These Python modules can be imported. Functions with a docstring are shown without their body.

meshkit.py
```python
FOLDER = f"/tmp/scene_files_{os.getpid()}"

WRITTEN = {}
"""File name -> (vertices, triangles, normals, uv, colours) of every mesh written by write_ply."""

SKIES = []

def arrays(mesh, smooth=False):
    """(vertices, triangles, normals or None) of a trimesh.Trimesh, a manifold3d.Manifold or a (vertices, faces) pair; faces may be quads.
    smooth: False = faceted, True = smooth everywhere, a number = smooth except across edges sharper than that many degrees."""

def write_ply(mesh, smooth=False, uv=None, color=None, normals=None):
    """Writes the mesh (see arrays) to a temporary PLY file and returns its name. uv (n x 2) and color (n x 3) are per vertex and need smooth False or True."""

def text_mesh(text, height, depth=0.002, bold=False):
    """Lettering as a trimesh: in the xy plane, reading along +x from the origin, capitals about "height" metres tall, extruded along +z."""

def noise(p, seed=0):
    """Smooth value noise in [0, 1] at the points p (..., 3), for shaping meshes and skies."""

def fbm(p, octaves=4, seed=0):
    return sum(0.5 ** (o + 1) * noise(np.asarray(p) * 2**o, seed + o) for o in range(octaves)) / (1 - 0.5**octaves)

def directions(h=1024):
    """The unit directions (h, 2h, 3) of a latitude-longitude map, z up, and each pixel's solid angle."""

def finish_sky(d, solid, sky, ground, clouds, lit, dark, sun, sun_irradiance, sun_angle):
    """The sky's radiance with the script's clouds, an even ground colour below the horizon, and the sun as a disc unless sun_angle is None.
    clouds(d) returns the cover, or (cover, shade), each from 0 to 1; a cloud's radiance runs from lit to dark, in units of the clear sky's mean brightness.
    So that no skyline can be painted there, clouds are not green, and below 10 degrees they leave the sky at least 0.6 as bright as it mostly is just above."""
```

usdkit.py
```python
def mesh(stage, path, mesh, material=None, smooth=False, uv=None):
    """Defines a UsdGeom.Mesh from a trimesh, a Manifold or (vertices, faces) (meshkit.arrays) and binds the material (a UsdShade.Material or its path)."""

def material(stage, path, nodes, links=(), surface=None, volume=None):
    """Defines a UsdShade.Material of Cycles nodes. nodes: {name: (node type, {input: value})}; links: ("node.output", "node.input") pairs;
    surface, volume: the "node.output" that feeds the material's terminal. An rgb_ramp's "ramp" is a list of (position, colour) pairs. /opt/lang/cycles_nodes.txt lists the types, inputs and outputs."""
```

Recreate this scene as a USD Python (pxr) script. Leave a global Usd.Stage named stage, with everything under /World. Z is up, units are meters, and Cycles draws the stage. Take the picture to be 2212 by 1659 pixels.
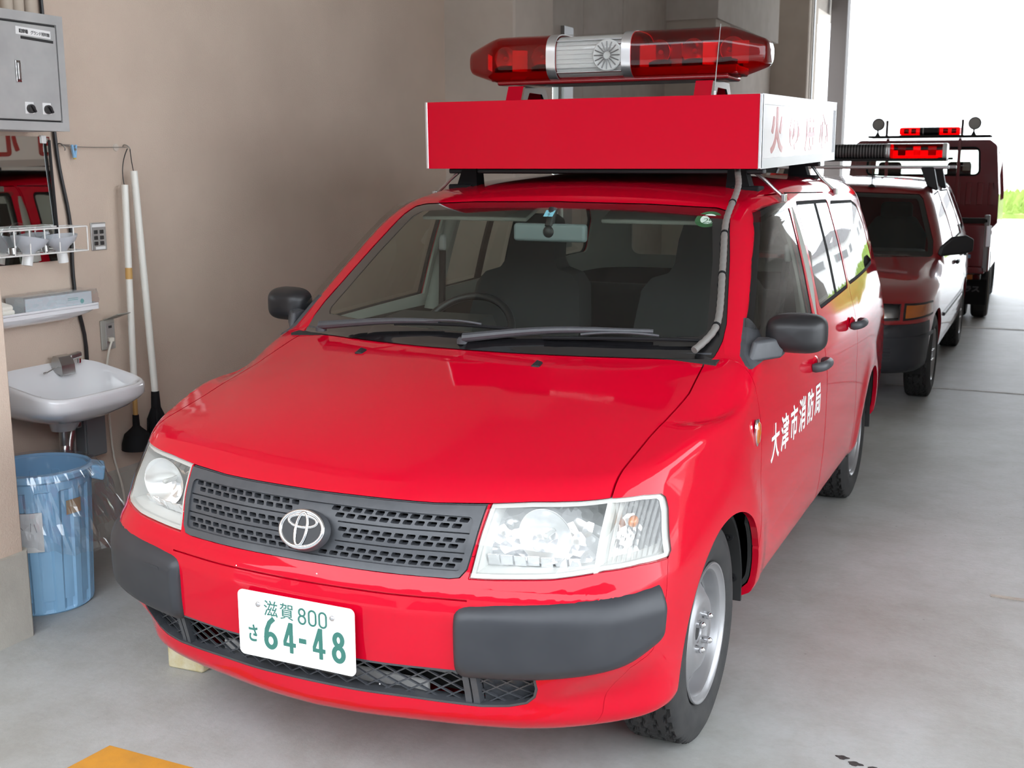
import math, json, numpy as np, trimesh, usdkit, meshkit
from pxr import Usd, UsdGeom, UsdLux, UsdShade, Sdf, Gf, Vt
from scipy.interpolate import PchipInterpolator
from scipy.ndimage import gaussian_filter1d
import manifold3d as m3
from manifold3d import Manifold, CrossSection
import shapely
from shapely.geometry import Polygon, LineString, MultiPolygon, box as sbox
from shapely.ops import unary_union
from shapely import affinity

stage = Usd.Stage.CreateInMemory()
UsdGeom.SetStageUpAxis(stage, UsdGeom.Tokens.z)
UsdGeom.SetStageMetersPerUnit(stage, 1.0)
UsdGeom.Xform.Define(stage, '/World')
rng = np.random.default_rng(7)

# ------------------------------------------------------------------ camera, sky, sun, exposure
EXPOSURE = 0.33
SKY = 1.45
SUN = 5.0
SUN_DIR = np.array([0.12, 0.60, 0.80])          # towards the sun
cam = UsdGeom.Camera.Define(stage, '/World/camera')
CP = np.array([1.5521, -2.1274, 1.5329]); YAW, PIT, ROL, FPX = -0.435084, -0.187214, -0.001127, 2501.5
cd = np.array([math.sin(YAW) * math.cos(PIT), math.cos(YAW) * math.cos(PIT), math.sin(PIT)])
cr = np.cross(cd, [0, 0, 1.0]); cr /= np.linalg.norm(cr); cu = np.cross(cr, cd)
cr, cu = cr * math.cos(ROL) + cu * math.sin(ROL), -cr * math.sin(ROL) + cu * math.cos(ROL)
M4 = Gf.Matrix4d(*cr, 0, *cu, 0, *(-cd), 0, *CP, 1)
cam.AddTransformOp().Set(M4)
cam.CreateHorizontalApertureAttr(36.0); cam.CreateVerticalApertureAttr(27.0)
cam.CreateFocalLengthAttr(FPX / 2212 * 36.0)
cam.CreateClippingRangeAttr(Gf.Vec2f(0.05, 2000))
cam.CreateFStopAttr(9.0); cam.CreateFocusDistanceAttr(3.0)
cam.GetExposureAttr().Set(EXPOSURE) if cam.GetExposureAttr() else cam.CreateExposureAttr(EXPOSURE)

dome = UsdLux.DomeLight.Define(stage, '/World/sky')
dome.CreateIntensityAttr(1.0)
dome.CreateColorAttr(Gf.Vec3f(0.93 * SKY, 0.99 * SKY, 1.06 * SKY))
sun = UsdLux.DistantLight.Define(stage, '/World/sun')
sun.CreateAngleAttr(1.0); sun.CreateIntensityAttr(SUN); sun.CreateColorAttr(Gf.Vec3f(1.0, 0.96, 0.9))
sz = SUN_DIR / np.linalg.norm(SUN_DIR); sx = np.cross([0, 0, 1.0], sz); sx /= np.linalg.norm(sx); sy = np.cross(sz, sx)
sun.AddTransformOp().Set(Gf.Matrix4d(*sx, 0, *sy, 0, *sz, 0, 0, 0, 20, 1))

# ------------------------------------------------------------------ materials
LK = '/World/Looks/'
UsdGeom.Scope.Define(stage, '/World/Looks')
def srgb(r, g, b):
    c = np.array([r, g, b]) / 255.0
    return tuple(np.where(c <= 0.04045, c / 12.92, ((c + 0.055) / 1.055) ** 2.4))
MAT = {}
def P(name, col, rough=0.5, metal=0.0, **kw):
    MAT[name] = usdkit.material(stage, LK + name, {'p': ('principled_bsdf', dict(base_color=col, roughness=rough, metallic=metal, **kw))}, [], surface='p.BSDF')
def PN(name, c1, c2, scale=6, rough=0.6, bump=0.0, bscale=120, detail=5, lo=0.35, hi=0.65, bdist=0.003, **kw):
    """principled with two tones mixed by noise and a fine bump, in world coordinates"""
    nodes = {'g': ('geometry', {}), 'n': ('noise_texture', dict(scale=scale, detail=detail, roughness=0.6)),
             'r': ('rgb_ramp', {'ramp': [(0, c1), (lo, c1), (hi, c2), (1, c2)]}), 'p': ('principled_bsdf', dict(roughness=rough, **kw))}
    links = [('g.position', 'n.vector'), ('n.fac', 'r.fac'), ('r.color', 'p.base_color')]
    if bump:
        nodes['b'] = ('noise_texture', dict(scale=bscale, detail=3)); nodes['u'] = ('bump', dict(strength=bump, distance=bdist))
        links += [('g.position', 'b.vector'), ('b.fac', 'u.height'), ('u.normal', 'p.normal')]
    MAT[name] = usdkit.material(stage, LK + name, nodes, links, surface='p.BSDF')
def GLASS(name, tint, ior=1.5, rough=0.0, gcol=(1, 1, 1), add=0.0):
    """clear sheet: tinted transparency with a Fresnel gloss on its outer faces"""
    nodes = {'f': ('fresnel', dict(IOR=ior)), 't': ('transparent_bsdf', dict(color=tint)), 'g': ('glossy_bsdf', dict(color=gcol, roughness=rough)), 'm': ('mix_closure', {}),
             'y': ('geometry', {}), 'i': ('math', dict(math_type='subtract', value1=1.0)), 'a': ('math', dict(math_type='add', value2=add)), 'k': ('math', dict(math_type='multiply'))}
    links = [('t.BSDF', 'm.closure1'), ('g.BSDF', 'm.closure2'), ('y.backfacing', 'i.value2'), ('f.fac', 'a.value1'), ('a.value', 'k.value1'), ('i.value', 'k.value2'), ('k.value', 'm.fac')]
    MAT[name] = usdkit.material(stage, LK + name, nodes, links, surface='m.closure')

PN('red_paint', (0.54, 0.001, 0.017), (0.515, 0.001, 0.017), scale=1.3, rough=0.45, specular_ior_level=0.0, coat_weight=1.0, coat_roughness=0.05, coat_ior=1.38)
P('red_panel', (0.57, 0.001, 0.018), 0.45, specular_ior_level=0.0, coat_weight=0.6, coat_roughness=0.15, coat_ior=1.35)
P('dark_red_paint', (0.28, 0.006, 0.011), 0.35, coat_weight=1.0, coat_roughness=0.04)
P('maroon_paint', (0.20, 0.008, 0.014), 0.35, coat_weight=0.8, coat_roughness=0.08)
PN('grey_plastic', (0.050, 0.053, 0.060), (0.060, 0.063, 0.070), scale=30, rough=0.42, bump=0.15, bscale=900, bdist=0.0006)
P('black_plastic', (0.012, 0.012, 0.014), 0.42)
P('black_rubber', (0.012, 0.012, 0.013), 0.7, specular_ior_level=0.15)
PN('tyre_rubber', (0.020, 0.020, 0.021), (0.032, 0.031, 0.030), scale=14, rough=0.75, bump=0.1, bscale=300)
PN('grey_bumper', (0.022, 0.024, 0.030), (0.028, 0.030, 0.036), scale=10, rough=0.45)
P('wheel_steel', (0.36, 0.36, 0.37), 0.40, 0.7)
P('chrome', (0.66, 0.66, 0.67), 0.10, 1.0)
P('reflector', (0.88, 0.89, 0.90), 0.22, 0.75)
MAT['lamp_mirror'] = usdkit.material(stage, LK + 'lamp_mirror', {'g': ('geometry', {}), 'v': ('voronoi_texture', dict(scale=42.0)), 'u': ('bump', dict(strength=0.5, distance=0.012)), 'p': ('principled_bsdf', dict(base_color=(0.84, 0.85, 0.87), roughness=0.16, metallic=0.8))},
    [('g.position', 'v.vector'), ('v.distance', 'u.height'), ('u.normal', 'p.normal')], surface='p.BSDF')
P('lamp_white', (0.80, 0.81, 0.80), 0.25)
P('lamp_grey', (0.55, 0.56, 0.55), 0.35)
P('amber', (0.75, 0.22, 0.02), 0.2, coat_weight=1.0)
P('amber_lens', (0.46, 0.115, 0.006), 0.12, coat_weight=1.0)
GLASS('window_glass', (0.90, 0.93, 0.90), 1.45)
GLASS('dark_glass', (0.84, 0.87, 0.85), 1.5)
GLASS('lens_clear', (0.97, 0.97, 0.96), 1.45)
GLASS('lens_red', (0.72, 0.008, 0.015), 1.45)
GLASS('lens_smoke', (0.86, 0.86, 0.85), 1.4)
def FILM(name, tint, lo, hi, rough):
    n = {'w': ('layer_weight', dict(blend=0.5)), 'q': ('math', dict(math_type='power', value2=2.2)), 'r': ('map_range', dict(to_min=lo, to_max=hi)), 't': ('transparent_bsdf', dict(color=tint)), 'g': ('glossy_bsdf', dict(color=(1, 1, 1), roughness=rough)), 'm': ('mix_closure', {})}
    MAT[name] = usdkit.material(stage, LK + name, n, [('w.facing', 'q.value1'), ('q.value', 'r.value'), ('r.result', 'm.fac'), ('t.BSDF', 'm.closure1'), ('g.BSDF', 'm.closure2')], surface='m.closure')
FILM('clear_film', (0.95, 0.96, 0.975), 0.10, 0.60, 0.10)
GLASS('bulb_glass', (0.9, 0.92, 0.92), 1.5)
P('frit', (0.008, 0.008, 0.009), 0.08, coat_weight=1.0)
P('plate_white', (0.86, 0.86, 0.84), 0.35)
P('plate_green', (0.035, 0.16, 0.13), 0.4)
P('steel_bolt', (0.6, 0.6, 0.62), 0.3, 1.0)
P('aluminium', (0.78, 0.79, 0.81), 0.3, 0.9)
P('white_acrylic', (0.85, 0.85, 0.85), 0.12, coat_weight=1.0, coat_roughness=0.02)
P('red_letter', (0.42, 0.016, 0.02), 0.15, coat_weight=1.0)
P('white_letter', (0.78, 0.77, 0.74), 0.45)
P('seat_cloth', (0.030, 0.032, 0.034), 0.9)
P('trim_grey', (0.30, 0.31, 0.28), 0.8)
P('trim_dark', (0.020, 0.020, 0.020), 0.75)
P('sticker_blue', (0.25, 0.62, 0.78), 0.4)
P('sticker_green', (0.03, 0.13, 0.05), 0.4)
P('sticker_white', (0.75, 0.85, 0.80), 0.4)
P('conduit_grey', (0.17, 0.16, 0.15), 0.55)
P('engine_metal', (0.36, 0.35, 0.34), 0.5, 0.0)
P('mirror_back', (0.16, 0.20, 0.21), 0.5)
P('mirror_silver', (0.9, 0.92, 0.91), 0.02, 1.0)
PN('wall_stucco', (0.60, 0.485, 0.395), (0.53, 0.425, 0.345), scale=2.2, rough=0.9, bump=0.35, bscale=160, detail=6, lo=0.3, hi=0.75, bdist=0.004)
PN('wall_panel', (0.60, 0.53, 0.46), (0.54, 0.475, 0.41), scale=3, rough=0.9, bump=0.2, bscale=120)
PN('beam_concrete', (0.62, 0.57, 0.52), (0.55, 0.50, 0.45), scale=4, rough=0.9, bump=0.2, bscale=90)
PN('base_concrete', (0.36, 0.34, 0.30), (0.44, 0.42, 0.37), scale=5, rough=0.85, bump=0.25, bscale=130)
PN('ceiling_paint', (0.46, 0.44, 0.41), (0.50, 0.48, 0.45), scale=2, rough=0.9)
PN('yellow_paint', (0.62, 0.28, 0.028), (0.50, 0.235, 0.035), scale=9, rough=0.6, bump=0.1, bscale=200, detail=8)
PN('white_paint_worn', (0.46, 0.45, 0.43), (0.62, 0.61, 0.58), scale=18, rough=0.7)
PN('tan_paint_worn', (0.38, 0.34, 0.29), (0.46, 0.42, 0.36), scale=18, rough=0.7)
PN('forecourt', (0.26, 0.26, 0.26), (0.32, 0.32, 0.31), scale=0.6, rough=0.85)
PN('pavement', (0.62, 0.61, 0.59), (0.52, 0.515, 0.50), scale=0.4, rough=0.8)
PN('lawn_grass', (0.20, 0.30, 0.06), (0.30, 0.38, 0.10), scale=1.5, rough=0.95, bump=0.6, bscale=25, bdist=0.05)
P('porcelain', (0.80, 0.81, 0.83), 0.12, coat_weight=1.0, coat_roughness=0.03)
P('porcelain_slot', (0.10, 0.09, 0.07), 0.5)
PN('can_blue', (0.27, 0.50, 0.74), (0.30, 0.54, 0.77), scale=5, rough=0.38)
PN('cabinet_steel', (0.36, 0.36, 0.355), (0.42, 0.42, 0.41), scale=7, rough=0.55, metallic=0.15)
P('cabinet_gap', (0.02, 0.02, 0.02), 0.7)
P('label_white', (0.75, 0.75, 0.74), 0.5)
P('ink', (0.05, 0.05, 0.05), 0.6)
P('ink_faint', (0.35, 0.35, 0.36), 0.6)
P('cable_black', (0.010, 0.010, 0.011), 0.45)
P('pole_white', (0.78, 0.77, 0.71), 0.35)
P('wood_tan', (0.55, 0.32, 0.10), 0.5)
P('wire_steel', (0.30, 0.28, 0.25), 0.5, 0.6)
P('rack_white', (0.80, 0.79, 0.76), 0.4)
P('peg_blue', (0.26, 0.50, 0.75), 0.35)
P('peg_yellow', (0.62, 0.45, 0.08), 0.4)
P('milky_plastic', (0.70, 0.73, 0.78), 0.35, alpha=0.6)
P('switch_dark', (0.035, 0.034, 0.033), 0.4)
P('plate_grey', (0.42, 0.41, 0.39), 0.4, 0.4)
P('outlet_grey', (0.36, 0.35, 0.31), 0.5)
P('cord_white', (0.66, 0.62, 0.54), 0.5)
P('pvc_grey', (0.16, 0.17, 0.18), 0.45)
P('pipe_beige', (0.50, 0.42, 0.34), 0.6)
P('pipe_metal', (0.45, 0.45, 0.44), 0.25, 0.9)
P('tape_brown', (0.42, 0.30, 0.19), 0.5)
P('box_pale', (0.62, 0.68, 0.70), 0.6)
P('soap_cream', (0.80, 0.78, 0.70), 0.45)
P('print_green', (0.20, 0.45, 0.42), 0.6)
PN('stone_yellow', (0.66, 0.62, 0.46), (0.55, 0.46, 0.24), scale=25, rough=0.85, bump=0.3, bscale=90)
P('flap_letter', (0.10, 0.10, 0.11), 0.6)
P('window_frame_grey', (0.28, 0.28, 0.28), 0.4, 0.6)
P('facade_grey', (0.16, 0.16, 0.165), 0.8)
P('house_white', (0.72, 0.71, 0.69), 0.8)
P('roof_grey', (0.30, 0.29, 0.29), 0.8)
P('post_dark', (0.13, 0.115, 0.11), 0.6)
PN('hedge_leaf', (0.10, 0.17, 0.04), (0.18, 0.25, 0.07), scale=8, rough=0.9)

def floor_material():
    n = {'g': ('geometry', {}), 'a': ('noise_texture', dict(scale=0.9, detail=7, roughness=0.62)), 'b': ('noise_texture', dict(scale=6, detail=8, roughness=0.7)),
         'c': ('noise_texture', dict(scale=45, detail=4, roughness=0.7)), 'sp': ('voronoi_texture', dict(scale=9.0)),
         'ra': ('rgb_ramp', {'ramp': [(0, (0.27, 0.265, 0.24)), (0.40, (0.345, 0.345, 0.325)), (0.58, (0.425, 0.435, 0.425)), (1, (0.49, 0.505, 0.50))]}),
         'rb': ('rgb_ramp', {'ramp': [(0, (0.80, 0.78, 0.75)), (0.40, (0.93, 0.92, 0.90)), (0.55, (1, 1, 1)), (1, (1.06, 1.06, 1.06))]}),
         'rc': ('rgb_ramp', {'ramp': [(0, (0.84, 0.84, 0.84)), (0.45, (0.97, 0.97, 0.97)), (0.6, (1, 1, 1)), (1, (1.08, 1.08, 1.08))]}),
         'rs': ('rgb_ramp', {'ramp': [(0, (0.30, 0.29, 0.28)), (0.028, (0.45, 0.44, 0.42)), (0.05, (1, 1, 1)), (1, (1, 1, 1))]}),
         'm1': ('mix', dict(mix_type='multiply', fac=1.0)), 'm2': ('mix', dict(mix_type='multiply', fac=1.0)), 'm3': ('mix', dict(mix_type='multiply', fac=0.55)),
         'u': ('bump', dict(strength=0.25, distance=0.003)), 'p': ('principled_bsdf', dict(roughness=0.52))}
    l = [('g.position', 'a.vector'), ('g.position', 'b.vector'), ('g.position', 'c.vector'), ('g.position', 'sp.vector'), ('a.fac', 'ra.fac'), ('b.fac', 'rb.fac'), ('c.fac', 'rc.fac'), ('sp.distance', 'rs.fac'),
         ('ra.color', 'm1.color1'), ('rb.color', 'm1.color2'), ('m1.color', 'm2.color1'), ('rc.color', 'm2.color2'), ('m2.color', 'm3.color1'), ('rs.color', 'm3.color2'),
         ('c.fac', 'u.height'), ('u.normal', 'p.normal'), ('m3.color', 'p.base_color')]
    MAT['floor_concrete'] = usdkit.material(stage, LK + 'floor_concrete', n, l, surface='p.BSDF')
floor_material()

# ------------------------------------------------------------------ helpers: prims
BASE, USED = {}, set()
def numbered(path):
    p, k = path, 0
    while p in USED:
        k += 1; p = f'{path}_{k:03d}'
    USED.add(p); return p
def keys(prim, **kw):
    for k, v in kw.items():
        if v: prim.SetCustomDataByKey(k, v)
def root_of(path): return '/'.join(path.split('/')[:3])
def write_mesh(path, v, f, n, mat):
    m = UsdGeom.Mesh.Define(stage, path)
    m.CreatePointsAttr(Vt.Vec3fArray.FromNumpy(np.ascontiguousarray(v, np.float32)))
    m.CreateFaceVertexCountsAttr(Vt.IntArray.FromNumpy(np.full(len(f), 3, np.int32)))
    m.CreateFaceVertexIndicesAttr(Vt.IntArray.FromNumpy(np.ascontiguousarray(f, np.int32).ravel()))
    m.CreateSubdivisionSchemeAttr('none')
    if n is not None:
        m.CreateNormalsAttr(Vt.Vec3fArray.FromNumpy(np.ascontiguousarray(n, np.float32))); m.SetNormalsInterpolation('vertex')
    UsdShade.MaterialBindingAPI.Apply(m.GetPrim()).Bind(MAT[mat])
    return m.GetPrim()
def tm(x):
    """trimesh from a trimesh, Manifold, (v,f) or list of those"""
    if isinstance(x, list): return trimesh.util.concatenate([tm(i) for i in x])
    if isinstance(x, trimesh.Trimesh): return x
    v, f, _ = meshkit.arrays(x); return trimesh.Trimesh(v, f, process=False)
def surf_arrays(M, angle=30):
    """arrays of a Manifold whose extra properties are normals (zero on cut faces, which are smoothed by angle)"""
    me = M.to_mesh(); vp = np.array(me.vert_properties, float); f = np.array(me.tri_verts, int)
    v = vp[:, :3]
    if vp.shape[1] < 6: return meshkit.arrays(trimesh.Trimesh(v, f, process=True), angle)
    n = vp[:, 3:6]; ln = np.linalg.norm(n, axis=1); ok = ln > 0.3
    g = np.cross(v[f[:, 1]] - v[f[:, 0]], v[f[:, 2]] - v[f[:, 0]])
    smooth = ok[f].all(1)
    fs = f[smooth]; acc = np.zeros_like(v)
    for k in range(3): np.add.at(acc, fs[:, k], g[smooth])
    nn = n / np.maximum(ln, 1e-9)[:, None]
    nn = np.where(((nn * acc).sum(1) < 0)[:, None], -nn, nn)
    use = np.unique(fs); mp = np.full(len(v), -1); mp[use] = np.arange(len(use))
    V, Fc, N = [v[use]], [mp[fs]], [nn[use]]
    rest = f[~smooth]
    if len(rest):
        t = trimesh.Trimesh(v, rest, process=True); t.remove_unreferenced_vertices()
        a, b, c = meshkit.arrays(t, angle)
        V.append(a); Fc.append(b + len(use)); N.append(c)
    return np.vstack(V), np.vstack(Fc), np.vstack(N)
def obj(name, mesh, mat, parent=None, smooth=30, label=None, cat=None, group=None, kind=None, surf=False):
    """ONE Mesh prim in world coordinates; under parent (a prim) or, as a thing of its own, under /World"""
    path = numbered((str(parent.GetPath()) if parent else '/World') + '/' + name)
    if surf: v, f, n = surf_arrays(mesh)
    else: v, f, n = meshkit.arrays(tm(mesh), smooth)
    if parent: off = BASE.get(root_of(path), np.zeros(3)); v = v - off
    pr = write_mesh(path, v, f, n, mat)
    if not parent:
        b = np.array([(v[:, 0].min() + v[:, 0].max()) / 2, (v[:, 1].min() + v[:, 1].max()) / 2, v[:, 2].min()])
        BASE[path] = b
        UsdGeom.Mesh(pr).GetPointsAttr().Set(Vt.Vec3fArray.FromNumpy(np.ascontiguousarray(v - b, np.float32)))
        UsdGeom.Xformable(pr).AddTranslateOp().Set(Gf.Vec3d(*map(float, b)))
    keys(pr, label=label, category=cat, group=group, kind=kind)
    return pr
def thing(name, loc, label=None, cat=None, group=None, kind=None):
    path = numbered('/World/' + name)
    x = UsdGeom.Xform.Define(stage, path); x.AddTranslateOp().Set(Gf.Vec3d(*map(float, loc)))
    BASE[path] = np.array(loc, float)
    keys(x.GetPrim(), label=label, category=cat, group=group, kind=kind)
    return x.GetPrim()
def struct(name, mesh, mat, parent=None, label=None, **kw):
    return obj(name, mesh, mat, parent, kind=None if parent else 'structure', label=label, **kw)

# ------------------------------------------------------------------ helpers: shapes
def bx(x0, x1, y0, y1, z0, z1):
    return trimesh.creation.box(bounds=[[min(x0, x1), min(y0, y1), min(z0, z1)], [max(x0, x1), max(y0, y1), max(z0, z1)]])
def rb(x0, x1, y0, y1, z0, z1, r=0.01, seg=3):
    """box with rounded edges"""
    r = min(r, abs(x1 - x0) / 2.01, abs(y1 - y0) / 2.01, abs(z1 - z0) / 2.01)
    s = Manifold.sphere(r, 4 * seg)
    pts = [(x, y, z) for x in (min(x0, x1) + r, max(x0, x1) - r) for y in (min(y0, y1) + r, max(y0, y1) - r) for z in (min(z0, z1) + r, max(z0, z1) - r)]
    return Manifold.batch_hull([s.translate(p) for p in pts])
def tube(path, r, n=10, cap=True):
    p = np.asarray(path, float); m = len(p); r = np.broadcast_to(np.asarray(r, float), (m,))
    t = np.gradient(p, axis=0); t /= np.maximum(np.linalg.norm(t, axis=1, keepdims=True), 1e-12)
    a = np.cross(t[0], [0, 0, 1.0]);
    if np.linalg.norm(a) < 1e-3: a = np.cross(t[0], [1.0, 0, 0])
    a /= np.linalg.norm(a); rings = []
    th = np.linspace(0, 2 * np.pi, n, endpoint=False)
    for i in range(m):
        a = a - t[i] * (a @ t[i]); a /= np.linalg.norm(a); b = np.cross(t[i], a)
        rings.append(p[i] + r[i] * (np.cos(th)[:, None] * a + np.sin(th)[:, None] * b))
    return loft(rings, cap)
def loft(rings, cap=True, closed=True):
    R = np.asarray(rings, float); m, n = R.shape[:2]; v = R.reshape(-1, 3); f = []
    i = np.arange(m - 1)[:, None]; j = np.arange(n if closed else n - 1)[None]; j2 = (j + 1) % n
    q = np.stack([(i * n + j), (i * n + j2), ((i + 1) * n + j2), ((i + 1) * n + j)], -1).reshape(-1, 4)
    f = [q[:, [0, 1, 2]], q[:, [0, 2, 3]]]
    if cap and closed:
        v = np.vstack([v, R[0].mean(0), R[-1].mean(0)]); k = np.arange(n); k2 = (k + 1) % n
        f.append(np.stack([k2, k, np.full(n, m * n)], -1)); f.append(np.stack([(m - 1) * n + k, (m - 1) * n + k2, np.full(n, m * n + 1)], -1))
    t = trimesh.Trimesh(v, np.vstack(f), process=False)
    if cap and t.volume < 0: t.invert()
    return t
def spline(pts, n=40):
    p = np.asarray(pts, float); s = np.r_[0, np.cumsum(np.linalg.norm(np.diff(p, axis=0), axis=1))]
    from scipy.interpolate import CubicSpline
    return CubicSpline(s, p)(np.linspace(0, s[-1], n))
def lathe(prof, n=48, axis='z', at=(0, 0, 0), close=True):
    """prof: (radius, height) pairs"""
    pr = np.asarray(prof, float); th = np.linspace(0, 2 * np.pi, n, endpoint=False)
    R = [np.stack([r * np.cos(th), r * np.sin(th), np.full(n, h)], -1) for r, h in pr]
    t = loft(R, cap=close)
    v = t.vertices
    if axis == 'x': v = v[:, [2, 0, 1]]
    if axis == 'y': v = v[:, [1, 2, 0]]
    return trimesh.Trimesh(v + np.array(at, float), t.faces, process=False)
def cyl(a, b, r, n=20):
    return tube(np.array([a, b], float), r, n)
def ell(c, r, n=3):
    s = trimesh.creation.icosphere(n); s.apply_scale(r); s.apply_translation(c); return s
def xs(poly):
    polys = [poly] if isinstance(poly, Polygon) else list(getattr(poly, 'geoms', []))
    rings = []
    for p in polys:
        if p.is_empty or not isinstance(p, Polygon): continue
        p = shapely.geometry.polygon.orient(p)
        rings += [np.array(r.coords)[:-1] for r in (p.exterior, *p.interiors)]
    return CrossSection(rings, m3.FillRule.EvenOdd)
AX = {'y': [[1, 0, 0, 0], [0, 0, 1, 0], [0, 1, 0, 0]], 'x': [[0, 0, 1, 0], [1, 0, 0, 0], [0, 1, 0, 0]], 'z': [[1, 0, 0, 0], [0, 1, 0, 0], [0, 0, 1, 0]]}
def ext(poly, axis, a, b):
    """poly in (x,z) for axis y, (y,z) for x, (x,y) for z, extruded along the axis from a to b"""
    m = Manifold.extrude(xs(poly), abs(b - a)).translate((0, 0, min(a, b)))
    return m.transform(np.array(AX[axis], float))
def soft(poly, r):
    """rounds a polygon's corners"""
    return poly.buffer(-r, 8).buffer(2 * r, 8).buffer(-r, 8)
def mir(pts): return [(-x, z) for x, z in pts]
def xf(mesh, M=None, rx=0, ry=0, rz=0, at=(0, 0, 0), about=None):
    t = tm(mesh).copy()
    if about is not None: t.apply_translation(-np.array(about, float))
    for ang, ax in ((rx, (1, 0, 0)), (ry, (0, 1, 0)), (rz, (0, 0, 1))):
        if ang: t.apply_transform(trimesh.transformations.rotation_matrix(ang, ax))
    t.apply_translation(np.array(at, float) + (0 if about is None else np.array(about, float)))
    return t
def mirx(t):
    t = tm(t).copy(); t.vertices = t.vertices * [-1, 1, 1]; t.invert(); return t
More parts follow.
